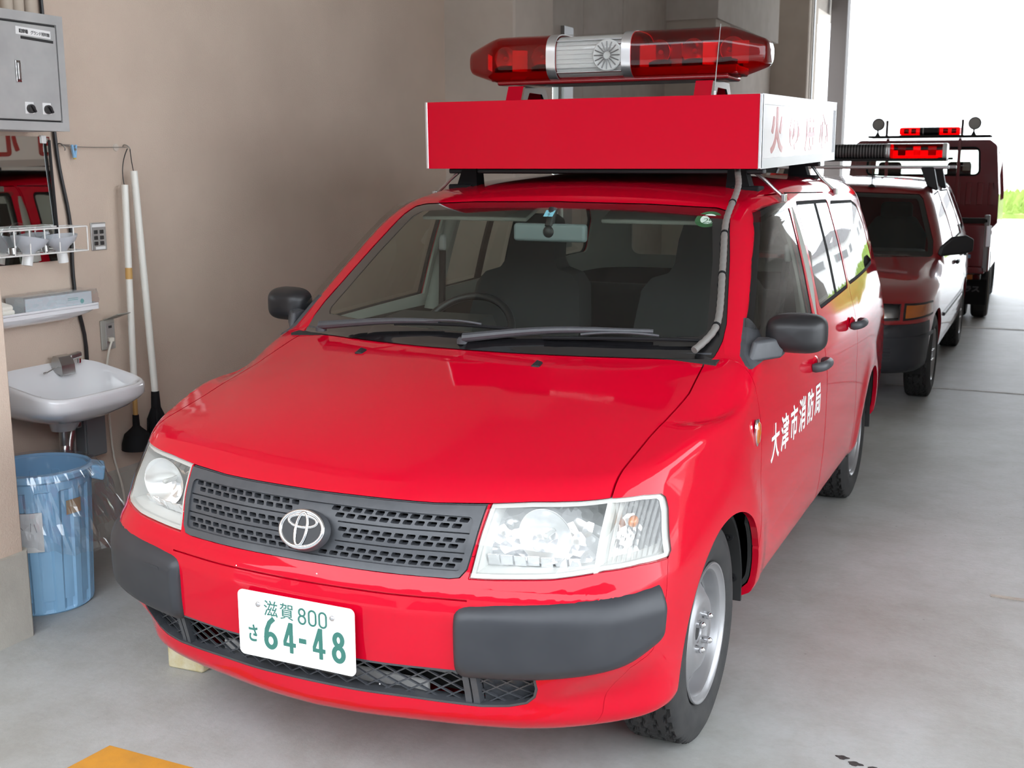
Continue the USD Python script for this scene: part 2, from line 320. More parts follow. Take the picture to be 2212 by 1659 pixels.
GLYPH = json.loads(r'''{"大": "7,-49 30,-36 46,-21 61,3 69,28 68,31 10,31 10,43 71,43 72,45 73,55 74,89 87,89 84,43 151,43 151,31 90,30 102,1 116,-20 134,-37 153,-47 145,-58 136,-55 127,-49 107,-30 93,-9 80,19 70,-8 63,-20 50,-36 37,-47 18,-58 15,-58", "津": "44,-34 44,-24 90,-23 89,-10 52,-10 52,0 90,1 89,13 55,13 55,23 90,24 89,37 46,37 46,48 90,49 90,62 56,62 56,72 90,72 90,89 102,89 103,72 140,72 140,48 153,48 153,37 140,37 140,13 103,13 102,1 144,0 144,-10 103,-10 102,-23 152,-24 152,-34 102,-34 102,-59 90,-59 90,-34/102,24 129,23 129,37 102,37/102,49 129,48 129,62 102,62;16,77 18,82 22,86 24,86 45,71 49,67 49,65 41,57 36,63;11,-49 11,-46 26,-19 34,2 37,3 45,-5 27,-45 21,-55;6,35 6,37 11,43 14,44 38,27 39,24 34,17 31,16 23,24", "市": "8,54 8,66 76,66 76,69 66,86 75,90 78,90 81,86 91,66 152,66 152,54 86,53 86,32 138,32 138,-30 136,-35 129,-39 103,-40 99,-30 99,-28 125,-28 126,-25 126,20 86,20 86,-58 73,-59 73,20 37,20 36,-40 24,-40 24,32 73,32 73,53", "消": "122,53 122,56 130,67 137,83 141,84 148,81 149,78 146,72 133,51 129,50;61,43 97,43 97,89 109,89 109,43 143,43 143,-50 140,-55 130,-58 112,-58 109,-50 109,-47 129,-47 131,-46 132,-43 132,-24 73,-24 72,-59 61,-59/72,-12 74,-14 130,-14 132,-12 132,3 73,4/73,31 72,16 74,14 130,14 132,16 132,30 130,32;57,77 57,80 67,83 76,70 83,54 72,49 65,66;14,78 18,85 22,87 42,75 48,70 48,67 42,60 40,60 32,68;11,-50 23,-30 37,1 38,2 41,1 47,-4 47,-6 24,-54 22,-57 20,-57;7,35 7,38 12,44 14,44 35,32 41,27 41,25 38,20 35,17 33,17 25,25", "防": "46,-51 46,-49 54,-45 62,-38 71,-26 78,-9 83,14 85,51 60,51 60,62 103,62 103,65 96,86 106,89 109,85 115,67 115,65 109,64 109,62 152,62 152,51 97,50 96,26 143,26 140,-35 137,-50 133,-56 126,-59 101,-59 101,-55 98,-49 98,-47 121,-48 125,-45 129,-22 130,15 94,15 92,-3 87,-20 76,-40 68,-49 54,-59;13,82 55,83 62,78 60,69 46,35 47,31 56,20 60,9 61,2 60,-11 58,-17 53,-22 47,-24 34,-24 31,-13 43,-13 49,-7 50,1 47,15 42,24 35,31 35,35 45,61 47,70 24,70 24,-59 13,-59", "局": "5,-48 15,-27 22,0 24,17 24,80 135,80 135,39 36,38 37,25 146,25 143,-34 140,-49 135,-56 127,-59 106,-59 104,-57 104,-53 102,-50 102,-47 123,-48 128,-45 132,-22 133,14 35,14 32,-11 23,-40 15,-54 13,-54/37,70 36,51 38,49 123,50 122,70;49,2 110,2 110,-40 61,-40 60,-49 49,-49/60,-29 99,-30 99,-8 60,-8", "火": "9,-50 9,-48 25,-42 40,-32 52,-20 58,-11 64,2 71,29 73,48 73,87 87,87 86,49 83,27 90,6 102,-15 112,-26 129,-38 141,-43 153,-46 153,-48 148,-53 147,-57 143,-57 129,-52 112,-42 94,-24 84,-8 79,4 69,-18 62,-28 49,-41 36,-50 19,-58 16,-58;112,10 125,35 133,56 146,52 133,24 123,7 121,6;14,11 14,13 19,18 26,31 33,55 37,56 45,53 40,33 28,9 25,6 23,6", "の": "14,-4 15,17 19,29 27,42 34,50 46,59 56,64 69,68 76,69 99,68 119,60 126,55 135,45 144,25 145,0 141,-15 134,-27 118,-41 105,-47 94,-50 85,-51 78,-39 93,-37 102,-34 116,-26 123,-19 128,-11 132,3 132,18 129,30 121,43 111,51 98,56 89,57 85,29 75,-5 64,-26 54,-36 47,-39 38,-39 27,-33 19,-22/27,13 28,-8 32,-18 37,-23 45,-24 53,-19 62,-3 67,12 75,46 76,57 63,54 52,49 43,42 36,34", "用": "5,-52 16,-36 23,-10 25,78 142,77 142,-48 138,-55 127,-58 105,-58 101,-48 126,-47 130,-45 129,-9 87,-9 86,-58 75,-58 75,-11 73,-9 35,-9 28,-38 19,-55 15,-59 13,-59/87,3 130,2 130,29 87,29/87,41 130,40 130,66 87,66/36,3 75,2 75,29 36,29/37,41 74,40 75,42 75,66 36,66", "心": "122,30 123,33 131,36 134,35 149,-2 154,-20 154,-25 144,-29 142,-28 139,-13 133,5;47,44 60,44 60,-40 61,-43 68,-45 107,-44 112,-36 115,-11 116,-13 125,-16 124,-36 122,-44 116,-53 108,-56 61,-56 53,-53 49,-49 47,-41;55,75 62,83 66,82 91,63 106,49 106,47 99,39 97,39 84,53;7,-29 17,4 21,31 25,32 33,30 28,-4 20,-33 18,-34", "滋": "42,-52 39,-41 48,-34 56,-23 68,-2 68,0 66,0 51,-2 46,-4 44,-3 42,7 49,14 58,32 63,47 62,49 44,49 44,60 78,60 74,71 65,84 74,89 81,81 89,66 88,63 84,62 85,60 112,60 124,89 135,86 136,84 124,60 153,60 153,49 121,49 121,47 126,46 126,44 109,9 128,11 136,30 146,27 147,25 130,-9 112,-37 136,-35 136,-32 130,-17 139,-14 150,-38 154,-53 144,-57 140,-44 98,-51 95,-41 103,-34 122,-1 122,1 120,1 97,-3 94,5 94,8 98,10 107,26 115,47 114,49 70,49 70,47 74,46 74,43 63,19 57,10 58,9 75,10 84,30 94,25 74,-13 56,-38 80,-36 80,-32 76,-18 85,-16 92,-37 95,-54 86,-57 84,-47 82,-45 65,-47;15,78 21,86 24,87 43,75 48,71 48,69 40,61 34,67;9,-48 24,-18 31,2 33,4 41,-2 41,-6 21,-53 18,-54;6,34 6,36 11,42 14,43 32,33 38,27 32,19 29,19 20,27", "賀": "94,-42 96,-39 104,-35 134,-45 151,-53 138,-59 119,-50;91,80 145,80 145,39 91,39/102,50 134,49 134,71 102,71;29,32 133,32 133,-33 29,-33/41,-24 120,-25 121,-15 42,-14/41,14 120,13 121,23 42,24/42,5 42,-6 121,-5 120,5;6,37 6,39 17,43 27,52 34,67 33,68 10,68 10,78 36,78 37,81 37,89 49,89 49,78 81,78 78,47 73,40 48,39 46,49 64,48 67,50 69,67 47,68 45,67 45,63 40,51 29,38 13,29;9,-51 12,-49 20,-48 42,-41 54,-35 66,-39 64,-42 54,-47 21,-59 17,-59", "さ": "26,43 25,55 51,53 85,53 88,54 88,56 80,81 94,82 97,66 101,55 137,62 138,50 105,43 113,25 123,9 128,5 129,0 124,-7 85,-3 86,8 104,6 111,7 93,42 29,42;30,-27 31,-8 37,7 40,7 50,4 45,-5 42,-19 45,-29 51,-35 66,-40 77,-41 103,-40 121,-37 121,-49 95,-53 69,-53 57,-51 46,-47 40,-43 33,-35", "ト": "53,-51 53,78 68,78 67,35 88,29 126,14 134,10 135,6 131,-4 128,-4 109,6 67,21 68,-51", "ラ": "23,24 23,37 133,37 140,32 132,7 126,-5 115,-20 102,-32 90,-40 76,-47 59,-53 51,-46 48,-41 58,-39 75,-33 96,-20 109,-7 115,2 123,24;37,74 129,74 129,61 37,61", "ス": "17,-40 17,-38 30,-33 48,-22 61,-12 79,5 94,24 108,52 107,54 30,53 30,68 121,68 128,62 116,36 98,7 130,-24 144,-40 140,-45 134,-50 132,-50 114,-27 89,-3 61,-29 35,-46 26,-50", "車": "8,-36 8,-25 73,-24 72,-11 25,-11 25,51 72,51 73,63 13,63 13,74 72,74 74,89 86,89 87,74 147,74 147,63 86,63 87,51 135,51 135,-11 87,-11 86,-24 152,-25 152,-36 86,-36 85,-60 73,-59 72,-36/86,0 123,-1 123,16 86,16/86,26 123,25 123,41 86,41/37,0 73,-1 73,16 37,16/37,26 73,25 73,41 37,41", "庫": "32,-40 32,-30 86,-29 85,-18 45,-18 45,31 85,31 86,41 39,41 40,51 85,51 86,61 97,61 98,51 148,50 148,41 97,41 98,31 139,31 139,-18 98,-18 97,-29 153,-30 153,-40 98,-40 97,-58 86,-58 85,-40/97,-9 127,-10 128,1 98,2/127,10 128,23 97,23 97,10/56,-9 85,-10 86,1 57,2/56,11 86,10 86,23 56,23;5,-53 13,-34 18,-6 19,75 80,75 81,77 76,86 84,89 87,89 89,87 96,75 152,75 152,65 31,65 30,63 30,0 26,-30 21,-47 16,-58 14,-59", "グ": "132,84 132,86 140,89 152,71 153,67 148,64 144,64 139,75;10,12 12,15 20,19 31,28 44,42 56,59 65,80 79,75 70,59 70,56 123,57 133,51 129,42 126,30 116,8 97,-19 81,-34 68,-43 39,-57 36,-57 26,-46 43,-41 62,-31 77,-20 88,-9 106,18 115,44 62,44 49,28 24,6 19,5;126,57 122,67 114,78 115,80 120,82 124,81 135,62 135,60", "ン": "23,-37 25,-35 34,-34 59,-27 90,-11 114,9 129,27 139,45 142,44 147,35 145,27 128,4 104,-18 87,-29 69,-38 38,-48 31,-49;27,61 37,71 59,55 77,38 68,29 66,29 41,52", "ド": "116,72 117,74 125,77 138,57 139,53 130,49 125,60;48,-53 48,76 63,76 62,33 120,12 129,8 130,4 126,-6 124,-7 103,4 68,17 62,18 63,-53;97,63 97,66 105,69 117,51 119,44 110,41 104,54", "照": "122,-27 122,-24 129,-21 133,-21 146,-40 153,-54 144,-59 141,-59 135,-45;64,40 65,42 78,46 86,52 90,57 95,70 94,72 68,72 69,83 148,83 145,50 142,42 139,39 131,37 113,38 113,42 111,45 111,48 129,47 132,48 135,60 136,70 134,72 107,72 104,59 99,50 89,40 80,35 70,32;73,29 143,29 143,-15 73,-15/84,-4 131,-5 131,19 84,19;96,-47 89,-25 95,-24 101,-25 109,-48 110,-56 98,-58;54,-27 66,-25 69,-45 69,-57 58,-58 56,-34;15,-18 15,82 61,82 61,-10 27,-10 26,-18/26,2 50,1 50,32 26,32/26,44 50,43 50,71 26,71;7,-55 19,-39 27,-22 32,-22 39,-25 31,-42 19,-60", "明": "51,-53 51,-51 64,-39 68,-33 77,-10 80,9 80,82 148,82 147,-53 144,-56 138,-58 114,-59 110,-49 110,-47 134,-47 136,-46 137,-43 136,-7 89,-7 83,-30 73,-47 60,-60 58,-60 58,-58/92,32 92,4 137,4 137,32/92,44 137,43 137,71 92,71;13,79 65,79 65,-17 24,-17 24,-32 13,-32/24,-5 54,-6 54,26 24,26/24,38 54,37 54,68 24,68", "盤": "6,34 6,43 21,44 21,78 38,78 43,89 53,88 50,78 74,78 74,5 77,5 98,11 101,15 93,21 87,29 89,33 82,33 83,43 76,50 87,59 90,65 90,83 132,83 132,59 134,58 152,58 153,54 152,49 128,49 124,51 122,55 122,74 101,74 100,64 96,54 84,43 137,42 141,40 142,38 138,30 122,13 139,6 151,4 154,2 148,-6 143,-6 129,-2 111,7 102,2 79,-5 74,1 72,-1 64,-4 50,-4 48,6 61,5 64,6 64,34 31,34 26,12 18,-3 12,-8 12,-6 6,-2 6,0 15,12 20,29 20,33/98,32 106,22 112,19 120,24 126,32/32,69 31,43 64,43 64,69;7,-54 7,-44 26,-44 26,-8 134,-8 134,-44 153,-44 153,-54/102,-18 101,-44 122,-44 122,-18/70,-18 69,-44 90,-44 90,-18/37,-43 58,-44 58,-18 37,-18;38,59 39,62 44,64 53,55 55,50 48,47;36,25 41,30 44,29 52,21 54,16 47,12 45,17", "駐": "74,-43 108,-42 108,0 82,0 82,11 108,11 108,46 77,47 77,58 152,58 151,47 120,46 120,11 147,11 148,0 120,0 120,-42 154,-43 154,-54 74,-54;99,83 99,85 109,89 121,71 123,65 113,60 108,71;14,82 72,82 72,72 51,71 51,57 69,57 69,48 51,48 51,33 69,32 69,23 51,23 51,8 74,8 70,-43 68,-51 63,-57 41,-58 41,-54 39,-50 54,-49 57,-48 59,-44 61,-30 55,-30 54,-23 47,-9 53,-7 58,-16 60,-24 62,-24 63,-2 14,-2/25,23 24,8 41,8 41,23/25,48 24,33 41,33 41,48/25,58 40,57 41,59 41,72 24,72;41,-29 36,-11 40,-10 42,-10 43,-12 48,-30 47,-37 42,-37;27,-43 25,-13 31,-12 33,-23 33,-42;6,-47 11,-26 12,-13 13,-11 20,-12 18,-31 14,-49 8,-48", "場": "9,-28 6,-17 20,-12 27,-7 27,41 9,42 8,54 27,54 27,87 38,88 39,54 56,54 55,42 39,41 39,-1 41,-2 55,4 57,-7 12,-29;53,-14 61,-7 69,2 75,12 53,13 53,23 154,23 154,13 89,13 81,2 82,1 150,1 145,-44 140,-55 134,-58 115,-58 113,-48 128,-49 132,-46 136,-29 138,-9 125,-9 122,-19 108,-44 94,-59 92,-59 84,-52 98,-40 104,-32 115,-9 100,-9 83,-34 68,-48 60,-52 53,-45 74,-29 88,-10 72,-9 61,-21 53,-27 51,-27 44,-21 44,-19;69,84 142,84 142,32 69,32/80,42 130,41 131,53 81,54/80,64 130,63 131,74 81,75", "2": "7,55 7,57 14,64 20,68 35,73 47,73 58,70 69,61 75,46 75,31 70,15 55,-8 31,-33 80,-33 81,-46 7,-46 7,-37 40,-6 50,7 58,22 61,35 61,41 58,52 56,55 48,60 35,61 28,59 23,56 16,48 14,48", "5": "5,-34 5,-31 12,-23 19,-30 28,-34 36,-36 47,-35 55,-32 60,-27 65,-15 64,2 61,9 56,14 45,18 37,18 29,16 21,11 14,16 17,70 75,71 75,59 31,59 30,57 28,36 28,25 39,29 52,29 64,25 74,16 80,1 80,-17 74,-32 64,-42 48,-48 34,-48 25,-46 14,-41", "7": "8,59 8,71 81,71 81,61 73,52 65,39 54,11 49,-13 47,-46 32,-46 34,-15 39,8 44,23 50,36 64,59", "0": "8,25 10,39 14,52 20,62 28,69 39,73 50,73 61,69 69,62 74,54 79,39 81,24 81,1 76,-24 71,-34 65,-41 54,-47 39,-48 28,-44 20,-37 15,-29 10,-14 8,1/22,24 23,-7 27,-22 34,-33 41,-36 48,-36 58,-30 62,-23 65,-12 67,3 67,23 65,38 62,48 59,54 50,61 40,61 35,59 30,54 26,46"}''')
def glyph(ch, bold=0.0):
    """a character as a polygon in its 160-unit em box"""
    out = []
    for p in GLYPH[ch].split(';'):
        r = [[tuple(map(float, q.split(','))) for q in ring.split(' ')] for ring in p.split('/')]
        g = Polygon(r[0], r[1:]).buffer(0); out.append(g)
    return unary_union(out).buffer(bold, 3)
def text_poly(s, h, pitch, bold=0.0, wide=1.0):
    """line of characters: h = height of the em box (metres), pitch = advance; starts at (0,0)"""
    k = h / 150.0
    return unary_union([affinity.translate(affinity.scale(glyph(c, bold), k * wide, k, origin=(0, 0)), i * pitch, 60 * k) for i, c in enumerate(s) if c != ' '])
def strokes(lines, w, cap=1):
    return unary_union([LineString(l).buffer(w / 2, 6, cap_style=cap, join_style=1) for l in lines])

# ------------------------------------------------------------------ implicit surfaces for the bodies
def prof(xs_, ys, sm=0.0, n=2000):
    xs_ = np.array(xs_, float); t = np.linspace(xs_[0], xs_[-1], n); v = PchipInterpolator(xs_, ys)(t)
    if sm: v = gaussian_filter1d(v, sm / (t[1] - t[0]), mode='nearest')
    a, k = xs_[0], (n - 1) / (xs_[-1] - xs_[0]); dv = np.r_[np.diff(v), 0.0]
    def look(q):
        u = np.clip((np.asarray(q, float) - a) * k, 0, n - 1.000001); i = u.astype(np.int32)
        return v[i] + dv[i] * (u - i)
    return look
def sst(a, b, x):
    t = np.clip((x - a) / (b - a), 0, 1); return t * t * (3 - 2 * t)
def smax(a, b, k):
    h = np.maximum(k - np.abs(a - b), 0) / k
    return np.maximum(a, b) + h * h * k * .25
def smin(a, b, k): return -smax(-a, -b, k)
def gradient(F, p, e=5e-4):
    g = np.empty_like(p)
    for k in range(3):
        d = np.zeros(3); d[k] = e
        g[:, k] = (F(p + d) - F(p - d)) / (2 * e)
    return g
class Grid:
    """samples F once; iso(level) gives the closed surface F = level as a Manifold that carries exact normals"""
    def __init__(s, F, lo, hi, h):
        s.F, s.h, s.memo = F, h, {}
        ax = [np.arange(l, u + h, h) for l, u in zip(lo, hi)]
        s.dim = [len(a) for a in ax]; s.lo = np.array(lo, float)
        G = np.stack(np.meshgrid(*ax, indexing='ij'), -1).reshape(-1, 3)
        s.v = np.concatenate([F(G[i:i + 400000]) for i in range(0, len(G), 400000)])
    def iso(s, level=0.0, simplify=0.0003):
        if level not in s.memo: s.memo[level] = s.make(level, simplify)
        return s.memo[level]
    def make(s, level, simplify):
        nx, ny, nz = s.dim; v = s.v - level; ins = (v < 0).reshape(s.dim)
        c = sum(ins[a:nx - 1 + a, b:ny - 1 + b, d:nz - 1 + d].astype(np.int8) for a in (0, 1) for b in (0, 1) for d in (0, 1))
        I = np.argwhere((c > 0) & (c < 8)); base = (I[:, 0] * ny + I[:, 1]) * nz + I[:, 2]
        off = lambda m: (m & 1) * ny * nz + (m >> 1 & 1) * nz + (m >> 2 & 1)
        A, B = [], []
        for a, b in ((1, 2), (1, 4), (2, 1), (2, 4), (4, 1), (4, 2)):
            T = np.stack([base, base + off(a), base + off(a | b), base + off(7)], 1); t = v[T] < 0; k = t.sum(1)
            for cnt in (1, 3):
                S = T[k == cnt]; q = t[k == cnt] if cnt == 1 else ~t[k == cnt]
                if not len(S): continue
                o = np.argsort(~q, axis=1, kind='stable'); S = np.take_along_axis(S, o, 1)
                A.append(np.stack([S[:, [0, 1]], S[:, [0, 2]], S[:, [0, 3]]], 1))
            S = T[k == 2]; o = np.argsort(~t[k == 2], axis=1, kind='stable'); S = np.take_along_axis(S, o, 1)
            A.append(np.stack([S[:, [0, 2]], S[:, [0, 3]], S[:, [1, 3]]], 1)); A.append(np.stack([S[:, [0, 2]], S[:, [1, 3]], S[:, [1, 2]]], 1))
        E = np.sort(np.concatenate(A), axis=2); key = E[..., 0].astype(np.int64) * (nx * ny * nz) + E[..., 1]
        u, inv = np.unique(key, return_inverse=True); f = inv.reshape(-1, 3)
        e0, e1 = u // (nx * ny * nz), u % (nx * ny * nz)
        pos = lambda i: s.lo + s.h * np.stack([i // (ny * nz), i // nz % ny, i % nz], -1)
        w = np.clip(v[e0] / (v[e0] - v[e1]), .04, .96)[:, None]; p = pos(e0) * (1 - w) + pos(e1) * w
        for _ in range(3):
            g = gradient(s.F, p); d = (s.F(p) - level)[:, None] * g / np.maximum((g * g).sum(1), .05)[:, None]
            p = p - np.clip(d, -.3 * s.h, .3 * s.h)
        n = gradient(s.F, p); n /= np.maximum(np.linalg.norm(n, axis=1, keepdims=True), 1e-9)
        geo = np.cross(p[f[:, 1]] - p[f[:, 0]], p[f[:, 2]] - p[f[:, 0]]); flip = (geo * n[f].sum(1)).sum(1) < 0
        # consistent winding from the sign on the grid: orient each triangle along its inside->outside edges
        d = (pos(e1) - pos(e0)) * np.where(v[e0] < v[e1], 1, -1)[:, None]
        flip = (np.cross(*(lambda q: (q[:, 1] - q[:, 0], q[:, 2] - q[:, 0]))((pos(e0) * .5 + pos(e1) * .5)[f])) * d[f].sum(1)).sum(1) < 0
        f[flip] = f[flip][:, ::-1]
        M = Manifold(m3.Mesh(np.hstack([p, n]).astype(np.float32), f.astype(np.uint32)))
        if M.status() != m3.Error.NoError: print('iso', M.status())
        return M.simplify(simplify) if simplify else M
# ------------------------------------------------------------------ the setting
XW, XP = -1.9, -1.43
WALL_TOP = 4.3
struct('floor', bx(-2.4, 7.5, -6.0, 16.6, -0.25, 0.0), 'floor_concrete', label='grey stained concrete garage floor')
struct('ceiling', bx(-2.4, 7.5, -2.6, 16.2, WALL_TOP, 10.0), 'ceiling_paint', label='flat garage ceiling overhead')
win = sbox(4.98, 1.0, 6.165, 2.47)
wl = thing('wall_left', (XW, 4, 0), 'beige stuccoed left wall of the garage with recessed bays', kind='structure')
obj('bay_wall', bx(XW - 0.2, XW, 0.2, 4.6, 0, WALL_TOP), 'wall_stucco', wl)
obj('bay_wall', ext(sbox(4.6, 0, 6.62, WALL_TOP).difference(win), 'x', XW - 0.06, XW), 'beam_concrete', wl)
obj('wall_panel', rb(XW - 0.2, XW, 6.63, 7.54, 0, WALL_TOP, 0.012), 'beam_concrete', wl)
obj('wall_panel', rb(XW - 0.2, XW, 7.555, 8.9, 0, WALL_TOP, 0.012), 'beam_concrete', wl)
obj('bay_wall', bx(XW - 0.2, XW, 9.0, 13.4, 0, WALL_TOP), 'beam_concrete', wl)
obj('lintel', bx(XW, XP + 0.03, 8.72, 11.28, 2.855, WALL_TOP), 'beam_concrete', wl)
obj('lintel', bx(XW, XP - 0.12, 13.6, 16.2, 3.6, WALL_TOP), 'beam_concrete', wl)
for i, (y0, y1, x1, m) in enumerate([(-1.2, 0.494, XP, 'wall_stucco'), (4.33, 4.92, XP, 'wall_panel'), (8.75, 9.3, XP, 'wall_panel'), (13.15, 13.72, XP, 'wall_panel')]):
    sh = Polygon([(XW - 0.2, y0), (x1 - 0.012, y0), (x1, y0 + 0.012), (x1, y1 - 0.012), (x1 - 0.012, y1), (XW - 0.2, y1)])
    struct(f'trim_{i + 1}', ext(sh, 'z', 0.0, WALL_TOP), m, label=['stuccoed wall pier at the left edge', 'beige pier behind the van', 'pier under the concrete lintel', 'dark far pier of the left wall'][i])
struct('trim_5', ext(sbox(-1.5, 15.0, -1.272, 15.25), 'z', 0.0, WALL_TOP), 'post_dark', label='slim dark post at the open far end')
struct('trim_6', bx(-1.41, -1.395, 13.30, 13.36, 0, WALL_TOP), 'window_frame_grey', label='thin metal strip on the far pier')
bl = thing('baseboard_left', (XW, 2, 0), 'grey concrete skirting along the foot of the left wall', kind='structure')
obj('skirting', ext(Polygon([(XW - .1, 0), (XW + .014, 0), (XW + .014, .276), (XW, .292), (XW - .1, .292)]), 'y', 0.49, 4.34), 'base_concrete', bl)
e = 0.018
for (y0, y1) in ((-1.2, 0.494), (4.33, 4.92), (8.75, 9.3)):
    sh = Polygon([(XW, y0 - e), (XP - 0.01, y0 - e), (XP + e, y0 + .01), (XP + e, y1 - .01), (XP - 0.01, y1 + e), (XW, y1 + e)])
    obj('skirting', ext(sh, 'z', 0.0, 0.292), 'base_concrete', bl)
w1 = thing('window_1', (XW, 5.5, 1), 'tall steel framed window beside the second pier', kind='structure')
fr = win.buffer(-0.001).difference(sbox(5.03, 1.05, 6.14, 2.42)).union(sbox(5.52, 1.0, 5.58, 2.47))
obj('window_frame', ext(fr, 'x', XW - 0.045, XW - 0.004), 'window_frame_grey', w1)
obj('pane', bx(XW - 0.028, XW - 0.022, 5.03, 5.52, 1.05, 2.42), 'window_glass', w1)
obj('pane', bx(XW - 0.028, XW - 0.022, 5.58, 6.14, 1.05, 2.42), 'window_glass', w1)
obj('window_jamb', bx(XW, XW + 0.03, 6.17, 6.35, 0.9, 2.55), 'window_frame_grey', w1)
struct('wall_right', bx(2.95, 3.15, 2.9, 13.0, 0, WALL_TOP), 'beam_concrete', label='right wall of the hall, out of the picture')
struct('wall_far', bx(5.7, 34, 24, 26, -0.26, 6.5), 'facade_grey', label='grey building to the right of the yard, out of the picture')
# floor markings
tag = lambda n, m, mat, l, c, **k: obj(n, m, mat, label=l, cat=c, **k)
tag('floor_stripe', ext(Polygon([(-0.655, -0.12), (-0.64, 0.024), (1.0, 0.03), (1.0, -0.125)]), 'z', 0.0005, 0.002), 'yellow_paint', 'yellow painted floor stripe at the bottom edge, in front of the red van', 'floor marking')
tag('floor_joint', bx(0.55, 4.2, 6.285, 6.325, 0.0005, 0.0015), 'white_paint_worn', 'thin pale line across the floor beside the front wheel of the dark red wagon', 'floor marking')
tag('floor_line', bx(0.55, 4.6, 9.62, 9.72, 0.0005, 0.002), 'white_paint_worn', 'faded white floor line running to the rear wheel of the truck', 'floor marking')
tag('floor_tape', bx(1.447, 1.75, 2.19, 2.215, 0.0005, 0.002), 'tan_paint_worn', 'short worn tan tape strip on the floor at the right edge', 'floor marking')
for i, (px_, py_, s_) in enumerate([(1.155, 0.785, .014), (1.19, 0.765, .016), (1.24, 0.755, .02)]):
    ang = np.linspace(0, 2 * np.pi, 14, endpoint=False)
    bl_ = Polygon([(px_ + s_ * (1 + .35 * math.sin(3 * a + i)) * math.cos(a), py_ + .55 * s_ * (1 + .3 * math.cos(4 * a)) * math.sin(a)) for a in ang])
    tag('oil_spot', ext(bl_.buffer(.002), 'z', 0.0003, 0.001), 'switch_dark', ['small round dark spot on the floor right of the front wheel, leftmost of three', 'middle one of three dark spots on the floor right of the front wheel', 'largest smeared dark spot on the floor, rightmost of three'][i], 'stain', group='dark spots on the floor')

# outside, behind the open far end
struct('ground', bx(-120, 160, -60, 220, -0.3, -0.26), 'pavement', label='sunlit pale pavement outside')
struct('yard', bx(-60, 80, 16.6, 34, -0.26, -0.004), 'pavement', label='sunlit yard beyond the far end')
struct('wall_front', bx(-30, 40, -22.0, -20.0, -0.26, 9.0), 'facade_grey', label='grey building across the forecourt, behind the camera')
struct('apron', bx(-20, 30, -30, -6.0, -0.26, -0.004), 'forecourt', label='forecourt in front of the garage')
rg = np.random.default_rng(3)
def grass_strip():
    v, f = [], []
    base = bx(-6, 40, 36, 62, -0.26, 0.05)
    V = [base]
    n = 2600
    x = rg.uniform(-3, 16, n); y = rg.uniform(36, 60, n); a = rg.uniform(0, np.pi, n); h = rg.uniform(.15, .5, n); w = rg.uniform(.1, .25, n)
    pts = np.stack([np.stack([x - w * np.cos(a), y - w * np.sin(a), 0 * x + .04], -1), np.stack([x + w * np.cos(a), y + w * np.sin(a), 0 * x + .04], -1), np.stack([x + .1 * np.sin(a), y, h], -1)], 1)
    V.append(trimesh.Trimesh(pts.reshape(-1, 3), np.arange(3 * n).reshape(-1, 3), process=False))
    return V
obj('lawn', grass_strip(), 'lawn_grass', smooth=False, label='strip of bright green grass beyond the sunlit yard', cat='grass', kind='stuff')
def house(x, y, w, d, h, label):
    t = thing('house', (x, y, 0), label, 'house')
    obj('wall', bx(x, x + w, y, y + d, -0.26, h), 'house_white', t)
    obj('roof', ext(Polygon([(x - .4, h), (x + w + .4, h), (x + w / 2, h + w * .22)]), 'y', y - .4, y + d + .4), 'roof_grey', t)
    for k in range(3): obj('window', bx(x + w * (.15 + .28 * k), x + w * (.30 + .28 * k), y - .05, y, h * .45, h * .72), 'window_frame_grey', t)
house(1.6, 92, 7.0, 7, 3.4, 'small pale house far away, right of the truck')
house(12.5, 98, 9, 8, 3.8, 'second pale far house at the right edge')

# ------------------------------------------------------------------ things on the left wall
# steel control cabinet
t = thing('control_cabinet', (XW, 0.86, 1.654), 'grey steel control cabinet with two selector knobs, high on the left wall', 'cabinet')
XC = -1.7
obj('cabinet_body', rb(XW, XC - 0.008, 0.50, 1.082, 1.652, 2.05, 0.008), 'cabinet_steel', t)
obj('cabinet_lip', ext(sbox(0.50, 1.652, 1.082, 2.05).difference(sbox(0.535, 1.682, 1.052, 2.018)), 'x', XC - 0.008, XC), 'cabinet_steel', t)
obj('gasket', bx(XC - 0.0085, XC - 0.0075, 0.536, 1.051, 1.683, 2.017), 'cabinet_gap', t)
dr = obj('door', rb(XC - 0.007, XC + 0.001, 0.541, 1.047, 1.688, 2.010, 0.003), 'cabinet_steel', t)
hd = obj('handle', rb(XC + 0.001, XC + 0.006, 0.855, 0.878, 1.812, 1.885, 0.002), 'chrome', t)
obj('handle_grip', rb(XC + 0.006, XC + 0.012, 0.859, 0.874, 1.820, 1.878, 0.003), 'pipe_metal', hd)
for y in (0.905, 0.982):
    pl_ = obj('knob_plate', rb(XC + 0.001, XC + 0.003, y - .020, y + .018, 1.708, 1.748, 0.001), 'label_white', t)
    k = obj('knob', lathe([(0, 0), (.015, 0), (.0155, .010), (.013, .014), (0, .0145)], 20, 'x', (XC + .003, y, 1.725)), 'switch_dark', t)
    obj('knob_grip', xf(rb(-.001, .010, -.004, .004, -.014, .014, .002), rx=.6, at=(XC + .016, y, 1.725)), 'black_plastic', k)
lb = obj('name_plate', xf(bx(0, .0012, -.076, .076, -.013, .013), rx=-.03, at=(XC + .001, .945, 1.983)), 'label_white', t)
def wall_text(s, y0, z0, x, h, pitch, bold=0, tilt=0.0, gap=0):
    g = text_poly(s, h, pitch, bold); return xf(ext(g, 'x', 0, 0.0006), rx=tilt, at=(x, y0, z0))
obj('lettering', [wall_text('駐車場', .882, 1.9775, XC + .0022, .0135, .0125, 5, -.03), wall_text('グランド照明盤', .932, 1.976, XC + .0022, .0125, .0120, 2, -.03)], 'ink', lb)
